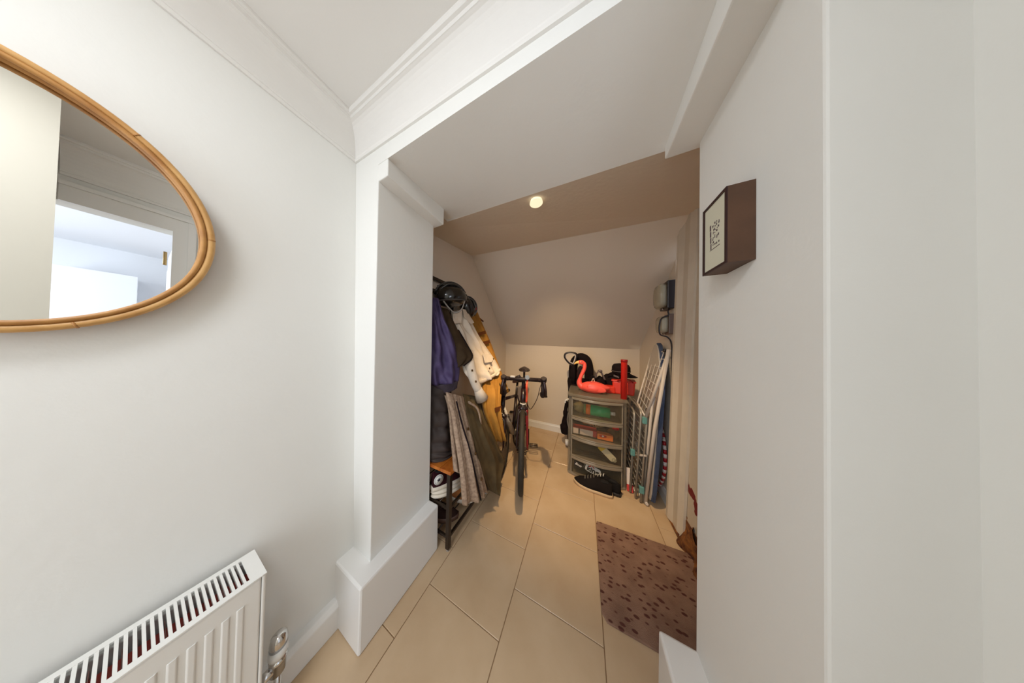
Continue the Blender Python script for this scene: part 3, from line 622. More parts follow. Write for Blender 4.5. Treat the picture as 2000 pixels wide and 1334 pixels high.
drape(GREYBACK, 20, 24, .012, ((.006, 2, 0, .5),), .03, seed=4).build('back_panel', GREYC, g)
MB().tube([(-.76, 1.012, .366), (-.755, 1.05, .34), (-.76, 1.09, .312)], .007, 6).build('hem_band', TRIM, g)
MB().tube(smooth_path([tuple(np.array(p) + np.array([.045, -.022, 0])) for p in PLACKET]), .005, 6).build('placket', TRIM, g)
MB().tube(smooth_path([tuple(np.array(p) + np.array([.05, -.02, 0])) for p in BELT]), [.024] * 12 + [.020] * 5 + [.012, .006], 8, flat=.35).build('belt', GREYC, g)
MB().tube([(-.785, 1.27, .79), (-.78, 1.31, .77), (-.78, 1.32, .72), (-.785, 1.275, .735)], .005, 6, closed=True).build('buckle', mat('horn_buckle', (150, 130, 100), .4), g)
for p in PLACKET[1:4]: MB().lathe([(.0, 0), (.010, 0), (.008, .005), (.0, .005)], (p[0] + .055, p[1] + .03, p[2] - .05), rotm('Y', 80), 12).build('button', BRBUT, g)
g = thing('olive_coat', 'long olive brown coat hanging to the floor beside the wool coat', 'coat', (-.8, 1.4, 0.01))
drape([(a, (b[0], b[1], max(b[2], .012))) for a, b in OLIVE], 44, 40, .03, ((.018, 2.4, .1, .85), (.007, 5.3, -.1, .7)), .04, crease=.004, seed=31).build('body', OLIV, g)
MB().tube(smooth_path([tuple(np.array(q) + np.array([.05, -.02, 0])) for q in ((-.905, 1.42, .66), (-.85, 1.44, .48), (-.79, 1.45, .32), (-.71, 1.45, .16))]), .005, 6).build('seam', OLIVD, g)
g = thing('puffer_coat', 'charcoal quilted puffer coat hanging over the bench', 'coat', (-.9, 1.0, .42))
drape([(a, (b[0], b[1], max(b[2], .48))) for a, b in PUFFER], 28, 60, .05, ((.004, 2, .2, .2),), .05, quilt=(7, .026), seed=41).build('body', PUFF, g)
# helmets on the hook rail
HBL = mat('gloss_black_shell', (22, 20, 18), .18, coat=.5); HGR = mat('grey_foam', (58, 52, 48), .8); STR = mat('grey_webbing', (150, 142, 134), .8)
def helmet(c, M, s, label, red=False):
    h = thing('cycle_helmet', label, 'helmet', c)
    def shp(p):
        k = 1 + .10 * math.sin(p.y * 26 / s * .6) * (p.z > 0); return (p.x, p.y * (1.0 if p.x > 0 else 1.08), p.z * k if p.z > 0 else p.z * .55)
    MB().ell(c, (.14 * s, .105 * s, .125 * s), M, 32, 18, shp).build('shell', HBL, h)
    for yy in (-.055, 0, .055):
        for xx in (-.06, .01, .075):
            p = Vector(c) + M @ Vector((xx * s, yy * s, (.112 - abs(xx) * .45 - abs(yy) * .4) * s))
            MB().ell(p, (.026 * s, .010 * s, .012 * s), M, 12, 8).build('vent', mat('vent_shadow_black', (10, 8, 8), .7), h)
    MB().tube([Vector(c) + M @ Vector((.142 * s * math.cos(a), .108 * s * math.sin(a), -.025 * s)) for a in (2 * PI * i / 32 for i in range(32))], .006 * s, 8, closed=True).build('rim', HGR, h)
    for yy in (-.07, -.028, .028, .07):
        MB().tube(smooth_path([Vector(c) + M @ Vector((xx * s, yy * (1 - .5 * abs(xx) / .13) * s * (1.06 if xx < 0 else 1), (.131 * math.sqrt(max(.02, 1 - (xx / .142) ** 2 - (yy / .112) ** 2)) + .002) * s)) for xx in (-.125, -.09, -.04, .01, .06, .10, .128)], 3), .010 * s, 8, flat=.7).build('ridge', mat('grey_gloss_ridge', (58, 54, 50), .2), h)
    if red: MB().ell(Vector(c) + M @ Vector((.05 * s, -.03 * s, .085 * s)), (.028, .022, .02), M).build('red_rear_light', mat('red_lens', (150, 14, 18), .15), h)
    MB().tube(smooth_path([Vector(c) + M @ Vector(q) for q in ((.09*s, -.08*s, -.03*s), (.05*s, -.085*s, -.10*s), (0, -.07*s, -.125*s), (-.05*s, -.085*s, -.09*s), (-.09*s, -.08*s, -.03*s))]), .006, 6, flat=.4).build('chin_strap', STR, h)
    return h
helmet((-.985, 1.175, 1.615), Matrix.Rotation(math.radians(58), 3, 'Z') @ rotm('Y', -8), 1.0, 'glossy black cycle helmet with vents and grey chin strap on the hook rail')
helmet((-1.03, 1.455, 1.60), Matrix.Rotation(math.radians(40), 3, 'Z') @ rotm('Y', 62), .82, 'second black helmet with a red rear light, behind the glossy one', True)
# ---------------------------------------------------------------- shoes
def shoe(c, ang, L, label, cat, up, sole, lace=None, high=False, group=None, extra=None, name='trainer'):
    M = Matrix.Rotation(math.radians(ang), 3, 'Z'); T = lambda p: Vector(c) + M @ Vector(p)
    o = thing(name, label, cat, c, group)
    def outline(s): # half width along s in 0..1 heel->toe
        return (.028 + .014 * math.sin(PI * min(1, s * 1.05)) + .010 * math.sin(PI * max(0, (s - .35) / .65)) ) * (1 - max(0, (s - .82) / .18) ** 2 * .55) * (1 - max(0, (.12 - s) / .12) ** 2 * .35) * L / .28
    def ring(s, prof): return [T(((s - .5) * L, y, z)) for y, z in prof]
    ks = [0, .03, .08, .16, .28, .42, .55, .68, .8, .9, .96, 1.0]
    rs = []
    for s in ks:
        h = outline(s); lift = .012 * max(0, (s - .75) / .25) ** 2
        rs.append(ring(s, [(-h, lift), (h, lift), (h * 1.03, lift + .014), (h * 1.0, lift + .026), (-h, lift + .026), (-h * 1.03, lift + .014)]))
    MB().loft(rs).build('sole', sole, o)
    top = lambda s: float(np.interp(s, [0, .22, .42, .55, .7, .85, 1], [.125, .125, .10, .085, .07, .058, .045] if high else [.098, .100, .122, .100, .078, .062, .046]))
    rs = []
    for s in [0.02, .06, .12, .22, .34, .46, .56, .66, .76, .86, .94, .985]:
        h = outline(s) * .95; lift = .012 * max(0, (s - .75) / .25) ** 2; t = top(s) * L / .28 * (1 if s < .9 else .75 if s < .96 else .55)
        n = 14; pr = []
        for k in range(n + 1):
            a = PI * k / n; cc = math.cos(a); k_ = .75
            pr.append((math.copysign(abs(cc) ** k_, cc) * h * (1 - .25 * math.sin(a)), lift + .02 + (t - .02) * math.sin(a) ** .8))
        rs.append(ring(s, pr))
    MB().loft(rs).build('upper', up, o)
    MB().ell(T((-.27 * L, 0, (.121 if high else .097) * L / .28)), (.15 * L, .022, .010), M, 16, 8).build('collar_opening', mat('shoe_lining_black', (16, 12, 12), .9), o)
    for k in range(4):
        s = .46 + k * .075; z = top(s) * L / .28 + .002; h = outline(s) * .45
        MB().tube([T(((s - .5) * L, -h, z - .006)), T(((s - .49) * L, 0, z + .003)), T(((s - .5) * L, h, z - .006))], .0035, 6).build('lace', lace or sole, o)
    if extra: extra(o, T, M)
    return o
BLKC = fabric('black_mesh_fabric', (30, 24, 22), .3); WSOLE = mat('white_rubber', (226, 214, 196), .6); CREAM = mat('cream_foam_sole', (206, 178, 140), .6)
def stripes(o, T, M):
    for s in (-.02, .0): MB().tube([T((.02 + s, -.040, .03)), T((.0 + s, -.034, .055))], .003, 6).build('side_stripe', WSOLE, o)
shoe((.085, 1.845, 0), 172, .30, 'black running shoe with a cream sole in front of the drawers', 'shoe', BLKC, CREAM, mat('grey_lace', (120, 112, 100), .8), extra=stripes)
shoe((.165, 1.915, 0), 160, .28, 'black shoe standing behind the running shoe, against the bottom drawer', 'shoe', fabric('black_canvas', (24, 20, 20), .2), mat('black_rubber', (30, 26, 24), .6), mat('white_lace', (210, 204, 196), .8))
MAR = fabric('maroon_canvas', (52, 14, 22), .2)
def patch(o, T, M):
    Mf = frame_m(T((-.098, -.049, .086)), M @ Vector((1, 0, 0)), (0, 0, 1))
    def disc(r, z, m, nm): 
        b = MB().lathe([(.0, 0), (r, 0), (r, .002), (.0, .002)], seg=28); b.xf(Mf @ Matrix.Translation((0, 0, z))); return b.build(nm, m, o)
    disc(.031, -.001, mat('white_patch', (224, 222, 214), .5), 'ankle_patch'); disc(.026, .0008, mat('navy_ring', (70, 76, 90), .5), 'patch_ring'); disc(.0244, .0012, mat('white_patch', (224, 222, 214), .5), 'patch_centre')
    pts = [((.015 if i % 2 == 0 else .006) * math.sin(PI * i / 5), (.015 if i % 2 == 0 else .006) * math.cos(PI * i / 5)) for i in range(10)]
    b = MB().prism(pts, lambda p: (p[0], p[1], .0032), lambda p: (p[0], p[1], .0045)); b.xf(Mf); b.build('star', mat('navy_star', (24, 26, 44), .5), o)
hts = shoe((-.806, .995, .303), 66, .25, 'maroon high-top canvas shoe with a white star patch and thick white sole', 'shoe', MAR, WSOLE, high=True, extra=patch, name='high_top_shoe')
for z_ in (.253, .278):
    MB().ell((-.806, .995, z_ + .0125), (.127, .054, .0122), rotm('Z', 66), 28, 8, lambda p: (p.x, p.y, max(-.0122, min(.0122, p.z * 2.2)))).build('platform_layer', WSOLE, hts)
REDF = fabric('black_red_mesh', (40, 16, 16), .2)
def redb(o, T, M): 
    MB().tube(smooth_path([T((-.07, -.038, .03)), T((-.01, -.036, .062)), T((.06, -.034, .045))]), .008, 8, flat=.4).build('side_stripe', mat('orange_red_band', (226, 64, 40), .5), o)
    MB().tube(smooth_path([T((.0, -.03, .07)), T((.02, 0, .082)), T((.0, .03, .07))]), .01, 8, flat=.4).build('strap', mat('orange_red_band', (226, 64, 40), .5), o)
shoe((-.79, 1.115, .253), 20, .25, 'black sports shoe with orange red straps on the upper shelf', 'shoe', REDF, mat('black_rubber', (30, 26, 24), .6), extra=redb, name='sports_shoe')
TANC = fabric('tan_suede', (176, 112, 62), .2)
for y, lb in ((1.07, 'white soled tan shoe on the lower shelf, nearer the bench leg'), (1.17, 'white soled tan shoe on the lower shelf, farther from the bench leg')):
    shoe((-.83, y + .07, .083), 12, .27, lb, 'shoe', TANC if y < 1.1 else fabric('white_leather', (210, 200, 190), .1), WSOLE)
shoe((-.86, .955, .083), 20, .28, 'dark brown boot low on the shelf beside the pilaster skirting', 'shoe', fabric('dark_brown_leather', (44, 26, 20), .2, .2), mat('brown_sole', (70, 44, 30), .6), high=True, name='ankle_boot')
# ================================================================ BICYCLES
def bicycle(hub, wb, ang, label, steer=0.0, frame_c=(34, 16, 18), second=False, k=1.0):
    """hub: floor point under the front hub; ang: heading of the rear end from +Y towards -X"""
    a = math.radians(ang); d = Vector((-math.sin(a), math.cos(a), 0)); s = Vector((math.cos(a), math.sin(a), 0))
    P = lambda u, v, z: Vector((hub[0], hub[1], 0)) + d * u + s * v + Vector((0, 0, z))
    R0 = .33 * k
    bk = thing('bicycle', label, 'bicycle', (hub[0] + d.x * wb / 2, hub[1] + d.y * wb / 2, 0))
    BL = mat('bike_black_paint', frame_c, .3, coat=.3); RUB = mat('tyre_rubber', (44, 38, 28), .75, var=.2, vscale=30); ALU = mat('alloy_rim', (120, 112, 104), .3, .9); RED = mat('bike_red_paint', (120, 22, 26), .3)
    BT = mat('bar_tape_black', (26, 12, 14), .6)
    st = math.radians(steer)
    def wheel(u, stw):
        c = P(u, 0, R0); dd = d * math.cos(stw) + s * math.sin(stw); ss = s * math.cos(stw) - d * math.sin(stw)
        ring = lambda r, n=56: [c + dd * (r * math.cos(q)) + Vector((0, 0, r * math.sin(q))) for q in (2 * PI * i / n for i in range(n))]
        tr = .021
        w_ = MB().tube(ring(R0 - tr), tr, 10, closed=True, up=ss).build('wheel_tyre', RUB, bk)
        MB().tube(ring(R0 - .036), .010, 8, closed=True, up=ss).build('rim', ALU, w_)
        mb = MB()
        for k in range(24):
            q = 2 * PI * k / 24; e = .022 if k % 2 else -.022; q2 = q + (.5 if (k // 2) % 2 else -.5)
            mb.tube([c + ss * e + dd * (.02 * math.cos(q2)) + Vector((0, 0, .02 * math.sin(q2))), c + dd * ((R0 - .045) * math.cos(q)) + Vector((0, 0, (R0 - .045) * math.sin(q)))], .0012, 4)
        mb.build('spokes', ALU, w_)
        MB().tube([c - ss * .05, c - ss * .035, c - ss * .03, c + ss * .03, c + ss * .035, c + ss * .05], [.008, .008, .02, .02, .008, .008], 12).build('hub', ALU, w_)
        return c, dd, ss
    fc, fd, fs = wheel(0, st)
    rc, _, _ = wheel(wb, 0)
    tl_ = math.tan(math.radians(17))
    HTb, HTt = (P(.075, 0, .61), P(.10, 0, .75)) if second else (P(.085, 0, .685), P(.125, 0, .83))
    BB = P(wb * .585, 0, .275); ST = P(wb * .585 + .15, 0, .76) if not second else P(wb * .585 + .10, 0, .66)
    MB().tube([HTb, HTt], .023, 14).build('head_tube', BL, bk)
    MB().tube([HTb + Vector((0, 0, -.012)), HTb + Vector((0, 0, .004))], .027, 14).build('headset_cup', ALU, bk)
    if not second: MB().tube([HTb + Vector((0, 0, .012)), HTb + Vector((0, 0, .020))], .0275, 14).build('white_ring', mat('white_paint_band', (226, 220, 210), .4), bk)
    MB().tube([HTt * .85 + HTb * .15, ST], .016, 12).build('top_tube', BL, bk)
    dt = MB().tube([HTt * .3 + HTb * .7, BB], .027 if second else .021, 14).build('down_tube', BL if not second else mat('bike_white_panel', (212, 206, 198), .4), bk)
    MB().tube([BB, ST], .016, 12).build('seat_tube', BL, bk)
    for e in (-1, 1):
        MB().tube([BB + s * .03 * e, rc + s * .06 * e], [.011, .008], 10).build('chain_stay', BL, bk)
        MB().tube([ST + s * .015 * e, rc + s * .06 * e], [.009, .007], 10).build('seat_stay', RED if not second else BL, bk)
    # fork
    for e in (-1, 1):
        top = HTb + fs * .034 * e + Vector((0, 0, -.03)); MB().tube(smooth_path([top, fc + fs * .042 * e + Vector((0, 0, .18)) + fd * .03, fc + fs * .048 * e]), [.016] * 6 + [.012] * 6 + [.009], 10, flat=.8).build('fork_leg', BL if e < 0 or second else RED, bk)
    MB().ell(HTb + Vector((0, 0, -.028)), (.05, .03, .025), Matrix((fs, fd, (0, 0, 1))).transposed()).build('fork_crown', BL, bk)
    # brake caliper
    cb_ = HTb + Vector((0, 0, -.055)) - fd * .03
    MB().tube(smooth_path([cb_ + fs * .035 + Vector((0, 0, -.03)), cb_ + fs * .03, cb_ + Vector((0, 0, .018)), cb_ - fs * .03, cb_ - fs * .035 + Vector((0, 0, -.03))], 4), .008, 8).build('brake_caliper', ALU, bk)
    MB().tube([HTb - fd * .028 + Vector((0, 0, .012)), HTb - fd * .028 + Vector((0, 0, -.03))], .006, 8).build('caliper_bolt', ALU, bk)
    # stem and bars
    SC = P(.155, 0, .90 - .12 * second); BC = P(.155, 0, .93 - .15 * second) - fd * .085
    MB().tube([HTt, SC + Vector((0, 0, .02))], .018, 12).build('steerer_spacers', BT, bk)
    MB().tube([SC, BC], .016, 12).build('stem', BT, bk)
    if not second:
        MB().tube([BC - fs * .165, BC + fs * .165], .0185, 12).build('handlebar', BT, bk)
        for e in (-1, 1):
            C = BC + fs * .17 * e; F = -fd
            MB().tube(smooth_path([C - fs * .03 * e, C + F * .03, C + F * .09 + Vector((0, 0, -.02)), C + F * .105 + Vector((0, 0, -.075)), C + F * .06 + Vector((0, 0, -.125)), C - F * .04 + Vector((0, 0, -.135))]), .0195, 10).build('drop', BT, bk)
            hd = MB().tube(smooth_path([C + F * .055 + Vector((0, 0, .002)), C + F * .11 + Vector((0, 0, .015)), C + F * .135 + Vector((0, 0, .045))]), [.021] * 6 + [.025] * 6 + [.019], 12).build('brake_hood', BT, bk)
            MB().tube(smooth_path([C + F * .135 + Vector((0, 0, .02)), C + F * .15 + fs * .012 * e + Vector((0, 0, -.05)), C + F * .12 + fs * .018 * e + Vector((0, 0, -.115))]), [.008] * 12 + [.011], 8, flat=1.5).build('lever', BL, hd)
        MB().tube(smooth_path([BC + fs * .165 - fd * .03, BC + fs * .14 - fd * .10 + Vector((0, 0, -.06)), BC + fs * .12 - fd * .06 + Vector((0, 0, -.16)), BC + fs * .07 + Vector((0, 0, -.27)), HTb + fs * .04 + fd * .05]), .003, 6).build('brake_cable', BL, bk)
        MB().tube(smooth_path([BC + fs * .04 + Vector((0, 0, .01)), BC - fd * .04 + fs * .03 + Vector((0, 0, -.05)), HTb + fs * .035 - fd * .02 + Vector((0, 0, .10)), HTb + fs * .03 + Vector((0, 0, .03))]), .009, 8, flat=.6).build('orange_strap', mat('orange_red_strap', (236, 92, 62), .5), bk)
        MB().tube([BC + fs * .035 - fd * .012 + Vector((0, 0, .022)), BC + fs * .035 - fd * .045 + Vector((0, 0, .026))], [.016, .02], 14).build('front_lamp', CHR, bk, label='round front lamp')
        MB().obox(BC - fs * .10 + Vector((0, 0, .02)), (.045, .03, .016), Matrix((fs, fd, (0, 0, 1))).transposed()).build('cycle_computer', mat('pale_screen', (190, 186, 180), .3), bk, .003)
        MB().tube([BC - fs * .065 + Vector((0, 0, .012)), BC - fs * .03 + Vector((0, 0, .03))], .013, 10).build('bell', BT, bk)
    else:
        MB().tube([BC - fd * .13, BC + fd * .16], .013, 10).build('handlebar', BT, bk)
        for e in (-1, 1): MB().tube([BC + fd * (.08 if e > 0 else -.06), BC + fd * (.18 if e > 0 else -.15)], .017, 10).build('grip', BT, bk)
        MB().tube([fc + fs * .055, fc + fs * .057], .07, 24).build('brake_disc', ALU, bk)
    # saddle
    SD = ST + (ST - BB).normalized() * .15
    MB().tube([ST, SD], .0135, 12).build('seat_post', ALU if second else BT, bk)
    f = -d
    rings = []
    for q, wd, hz in ((0, .014, .024), (.05, .02, .032), (.12, .032, .04), (.19, .066, .05), (.24, .074, .052), (.265, .05, .036)):
        cc = SD + Vector((0, 0, .035)) + d * (q - .15)
        rings.append([cc + s * (wd * math.cos(t_)) + Vector((0, 0, hz * .5 * math.sin(t_) * (1 if math.sin(t_) > 0 else 1.4) - .3 * wd * abs(math.cos(t_)))) for t_ in (2 * PI * k / 16 for k in range(16))])
    MB().loft(rings).build('saddle', mat('dark_brown_saddle', (46, 24, 18), .45), bk)
    for e in (-1, 1): MB().tube([SD + s * .02 * e + d * -.1 + Vector((0, 0, .03)), SD + s * .02 * e + Vector((0, 0, .004)), SD + s * .025 * e + d * .09 + Vector((0, 0, .03))], .0035, 6).build('saddle_rail', ALU, bk)
    # cranks
    MB().tube([BB - s * .05, BB + s * .05], .02, 14).build('bottom_bracket', ALU, bk)
    cr_ = [BB + s * .047 + d * (.088 * math.cos(q)) + Vector((0, 0, .088 * math.sin(q))) for q in (2 * PI * i / 40 for i in range(40))]
    MB().tube(cr_, .005, 6, closed=True, up=s).build('chainring', ALU, bk)
    for q in range(5):
        t_ = 2 * PI * q / 5; MB().tube([BB + s * .047, BB + s * .047 + d * (.085 * math.cos(t_)) + Vector((0, 0, .085 * math.sin(t_)))], .006, 6).build('chainring_arm', ALU, bk)
    for e, q in ((1, -75), (-1, 105)):
        t_ = math.radians(q); E = BB + s * .065 * e + d * (-.165 * math.cos(t_)) + Vector((0, 0, .165 * math.sin(t_)))
        MB().tube([BB + s * .06 * e, E], [.012, .009], 10).build('crank_arm', BL, bk)
        pd = MB().tube([E + s * .01 * e, E + s * .10 * e], .006, 8).build('pedal', BL, bk)
        pc = E + s * .055 * e; 
        MB().tube([pc + s * .045 + d * .03, pc + s * .045 - d * .03, pc - s * .04 - d * .03, pc - s * .04 + d * .03], .006, 6, closed=True).build('pedal_cage', ALU, pd)
    ch = [BB + s * .047 + Vector((0, 0, .088)), rc + s * .045 + Vector((0, 0, .035)), rc + s * .045 + d * .03, rc + s * .045 + Vector((0, 0, -.03)), rc + s * .045 - d * .02 + Vector((0, 0, -.11)), BB + s * .047 + Vector((0, 0, -.088))]
    MB().tube(ch, .004, 6).build('chain', mat('chain_steel', (80, 72, 66), .4, .8), bk)
    if second:
        mid = HTt * .2 + HTb * .45 + BB * .35; ax = (BB - HTb).normalized()
        Mx = frame_m(mid + s * .0285, ax, -(s.cross(ax))); 
        text_mesh('CARRERA', .036, Mx, 'lettering', mat('bike_lettering', (20, 18, 20), .5), bk, .0008)
        nn = (s - d * .9).normalized()
        Mx = frame_m(mid + nn * .0285, ax, nn.cross(ax)); text_mesh('CARRERA', .036, Mx, 'lettering', mat('bike_lettering', (20, 18, 20), .5), bk, .0008)
    return bk
bicycle((-.475, 1.575), .89, 16, 'black road bike with drop bars and an orange strap, facing the hall')
bicycle((-.672, 1.50), .72, 2, 'second bike with white lettered down tube, half hidden behind the mustard coat', steer=0, second=True, k=.82)
# ================================================================ DRAWER TOWER AND WHAT IS ON AND IN IT
TX0, TX1, TY0, TY1, TH = -.128, .348, 1.965, 2.345, .785
SIL = mat('silver_grey_plastic', (150, 140, 124), .22, .25); SMOK = trans_mat('smoky_clear_plastic', (170, 160, 140), .075, .1)
SID = trans_mat('grey_translucent_plastic', (150, 140, 124), .42, .25)
dt = thing('drawer_tower', 'grey plastic tower of four smoky see-through drawers against the back wall', 'drawers', ((TX0 + TX1) / 2, (TY0 + TY1) / 2, 0))
for x0, x1 in ((TX0, TX0 + .03), (TX1 - .03, TX1)):
    MB().box((x0, TY0 + .012, .0), (x1, TY1, TH - .02)).build('side_panel', SID, dt, .006)
MB().box((TX0 + .03, TY1 - .008, .02), (TX1 - .03, TY1, TH - .02)).build('back_panel', SID, dt)
def bow(u, d=.05): return TY0 - d * (1 - (2 * u - 1) ** 2)
n = 16
def bowed(z0, z1, yoff, depth, x0=TX0 + .004, x1=TX1 - .004, d=.05):
    xs = [x0 + (x1 - x0) * i / n for i in range(n + 1)]
    poly = [(x, bow(i / n, d) + yoff) for i, x in enumerate(xs)] + [(x1, bow(1, d) + yoff + depth), (x0, bow(0, d) + yoff + depth)]
    return MB().prism(poly, lambda p: (p[0], p[1], z0), lambda p: (p[0], p[1], z1))
xs = [TX0 - .006 + (TX1 - TX0 + .012) * i / n for i in range(n + 1)]
poly = [(x, bow(i / n, .05) - .006) for i, x in enumerate(xs)] + [(TX1 + .006, TY1 + .004), (TX0 - .006, TY1 + .004)]
MB().prism(poly, lambda p: (p[0], p[1], TH - .03), lambda p: (p[0], p[1], TH)).build('top_board', SID, dt, .008)
bowed(.0, .018, 0, .38).build('base_board', SIL, dt, .004)
ZS = [(.566, .752), (.378, .560), (.190, .372), (.020, .184)]
for z0, z1 in ZS:
    dr = bowed(z0 + .004, z1 - .02, -.004, .003, TX0 + .036, TX1 - .036).build('drawer', SMOK, dt, label='see-through smoky drawer front')
    MB().box((TX0 + .036, TY0 + .0, z0 + .002), (TX1 - .036, TY1 - .02, z0 + .006)).build('tray_floor', SMOK, dr)
    bowed(z1 - .022, z1, -.014, .018, TX0 + .03, TX1 - .03).build('pull_lip', SIL, dr, .003)
    bowed(z0 - .004, z0 + .006, -.007, .010, TX0 + .03, TX1 - .03).build('lower_edge', SIL, dr, .002)
    for x0 in (TX0 + .030, TX1 - .040): MB().box((x0, TY0 - .008, z0), (x0 + .01, TY0 + .006, z1)).build('front_post', SIL, dr, .002)
# drawer contents (each rests on its tray)
def zt(i): return ZS[i][0] + .007
b = thing('spray_bottle', 'green bottle with an orange band lying in the top drawer', 'bottle', (.13, 2.07, zt(0) + .04))
ax = Vector((.28, -.02, -.0)).normalized(); c0 = Vector((-.0, 2.05, zt(0) + .052)); M = Matrix((ax, Vector((0, 0, 1)).cross(ax), (0, 0, 1))).transposed() @ rotm('Y', 90)
cyl = lambda a, b_, r, nm, m, r2=None: MB().lathe([(.0, 0), (r, 0), (r2 or r, b_ - a), (.0, b_ - a)], c0 + ax * a, M, 20).build(nm, m, b)
cyl(.07, .23, .05, 'body', mat('green_plastic', (0, 186, 118), .4), .046); cyl(.03, .07, .048, 'orange_band', mat('orange_plastic', (255, 128, 36), .45)); cyl(.01, .03, .046, 'green_band', mat('pale_green_plastic', (120, 156, 96), .45)); cyl(.23, .27, .016, 'nozzle', mat('white_plastic', (232, 230, 226), .35))
b = thing('clear_bag', 'crumpled yellowish clear bag in the left of the top drawer', 'bag', (-.04, 2.08, zt(0)))
random.seed(5)
MB().ell((-.035, 2.085, zt(0) + .055), (.05, .055, .052), None, 24, 16, lambda p: (p.x * (1 + .12 * math.sin(90 * p.z + 60 * p.y)), p.y, p.z * (1 + .12 * math.sin(80 * p.x)))).build('bag', fabric('yellowish_film', (176, 160, 110), .3, .3, 60, .3), b)
b = thing('white_red_carton', 'white and red carton lying in the second drawer', 'box', (.0, 2.06, zt(1)))
MB().box((-.085, 2.0, zt(1)), (.12, 2.09, zt(1) + .055)).build('carton', mat('carton_white', (224, 208, 196), .5), b, .002)
MB().box((-.0855, 1.999, zt(1) + .055), (.121, 2.091, zt(1) + .058)).build('red_top', mat('carton_red', (196, 62, 58), .5), b)
MB().box((.09, 1.9985, zt(1)), (.1215, 2.0915, zt(1) + .0585)).build('red_end', mat('carton_red', (196, 62, 58), .5), b); MB().box((-.035, 1.9985, zt(1) + .004), (-.022, 2.0, zt(1) + .054)).build('black_stripe', BLK, b)
b = thing('orange_packet', 'orange and red packet beside the carton in the second drawer', 'packet', (.2, 2.02, zt(1)))
MB().box((.125, 1.985, zt(1)), (.25, 2.05, zt(1) + .05)).build('packet', mat('orange_packet', (250, 136, 56), .4), b, .003)
MB().ell((.17, 1.984, zt(1) + .034), (.03, .002, .012)).build('red_emblem', mat('packet_red', (206, 30, 24), .4), b); MB().ell((.17, 1.9825, zt(1) + .034), (.009, .002, .007)).build('white_emblem', mat('white_plastic', (232, 230, 226), .35), b)
lm, lmp = spot_mat('leopard_fabric', (206, 184, 130), (170, 146, 96), (40, 26, 18), 42, .28)
b = MB().ell((.10, 2.11, zt(1) + .105), (.12, .05, .045), None, 24, 14, lambda p: (p.x, p.y, p.z * (1 + .15 * math.sin(40 * p.x)))).build('leopard_pouch', lm); tag(b, 'leopard print pouch piled on the carton in the second drawer', 'pouch')
b = MB().ell((.275, 2.03, zt(1) + .11), (.028, .02, .016)).build('red_cap_item', mat('bright_red', (220, 30, 34), .4)); tag(b, 'small bright red object at the right of the second drawer', 'object')
b = MB().ell((.26, 2.06, zt(1) + .05), (.045, .045, .05), None, 20, 12, lambda p: (p.x * (1 + .15 * math.sin(90 * p.z)), p.y, p.z)).build('brown_bundle', fabric('brown_bundle_cloth', (110, 84, 54), .4)); tag(b, 'brown cloth bundle under the red object in the second drawer', 'bundle')
b = thing('paper_tag', 'long white paper tag with a yellow end slanting in the third drawer', 'tag', (.2, 1.965, zt(2)))
t0, t1 = Vector((.155, 1.938, zt(2) + .140)), Vector((.27, 1.954, zt(2) + .03)); dx = (t1 - t0).normalized(); up = Vector((0, -1, 0)).cross(dx)
MB().prism([(0, -.028), (.13, -.028), (.158, -.008), (.158, .008), (.13, .028), (0, .028)], lambda p: t0 + dx * p[0] + up * p[1], lambda p: t0 + dx * p[0] + up * p[1] + Vector((0, -.0012, 0))).build('tag', mat('ivory_card', (206, 198, 166), .7), b)
MB().prism([(-.012, -.0285), (.028, -.0285), (.028, .0285), (-.012, .0285)], lambda p: t0 + dx * p[0] + up * p[1] + Vector((0, .001, 0)), lambda p: t0 + dx * p[0] + up * p[1] + Vector((0, -.002, 0))).build('yellow_end', mat('yellow_card', (206, 178, 60), .6), b)
MB().lathe([(.012, 0), (.017, 0), (.017, .003), (.012, .003), (.012, 0)], t0 + dx * .138 + Vector((0, -.001, 0)), rotm('X', 90), 16).build('ring', mat('grey_eyelet', (150, 146, 120), .5), b)
b = MB().ell((.08, 2.12, zt(2) + .06), (.19, .12, .055), None, 26, 14, lambda p: (p.x, p.y, p.z * (1 + .2 * math.sin(30 * p.x + 20 * p.y)))).build('dark_clothes', fabric('dark_khaki_cloth', (70, 60, 40), .35)); tag(b, 'dark khaki clothes folded in the third drawer', 'clothes')
b = thing('plastic_sack', 'grey plastic sack with a bold black word and a red roof in the bottom drawer', 'bag', (.11, 2.06, zt(3)))
MB().ell((.10, 2.08, zt(3) + .062), (.16, .10, .06), None, 26, 14, lambda p: (p.x * (1 + .05 * math.sin(60 * p.z)), p.y, p.z * (1 + .12 * math.sin(34 * p.x + 12 * p.y)))).build('sack', fabric('grey_film', (116, 110, 98), .3, .3, 30, .35), b)
WH = mat('white_plastic', (232, 230, 226), .35)
def panel(c, w_, h_, m, nm, par, dz=0, rot=0):
    R2 = Matrix.Rotation(math.radians(rot), 3, 'Y'); 
    pts = [(w_/2 * math.copysign(abs(math.cos(a)) ** .5, math.cos(a)), h_/2 * math.copysign(abs(math.sin(a)) ** .5, math.sin(a))) for a in (2 * PI * i / 24 for i in range(24))]
    return MB().prism(pts, lambda p: Vector(c) + R2 @ Vector((p[0], 0, p[1])), lambda p: Vector(c) + R2 @ Vector((p[0], -.0015, p[1]))).build(nm, m, par)
yb = 1.926
panel((.09, yb, .118), .125, .066, WH, 'white_print_panel', b, rot=14)
Mx = frame_m((.09, yb - .0022, .112), (.97, 0, -.25), (.25, 0, .97)); text_mesh('king', .060, Mx, 'printed_word', mat('black_ink', (18, 14, 22), .5), b, .0006, bold=.0022)
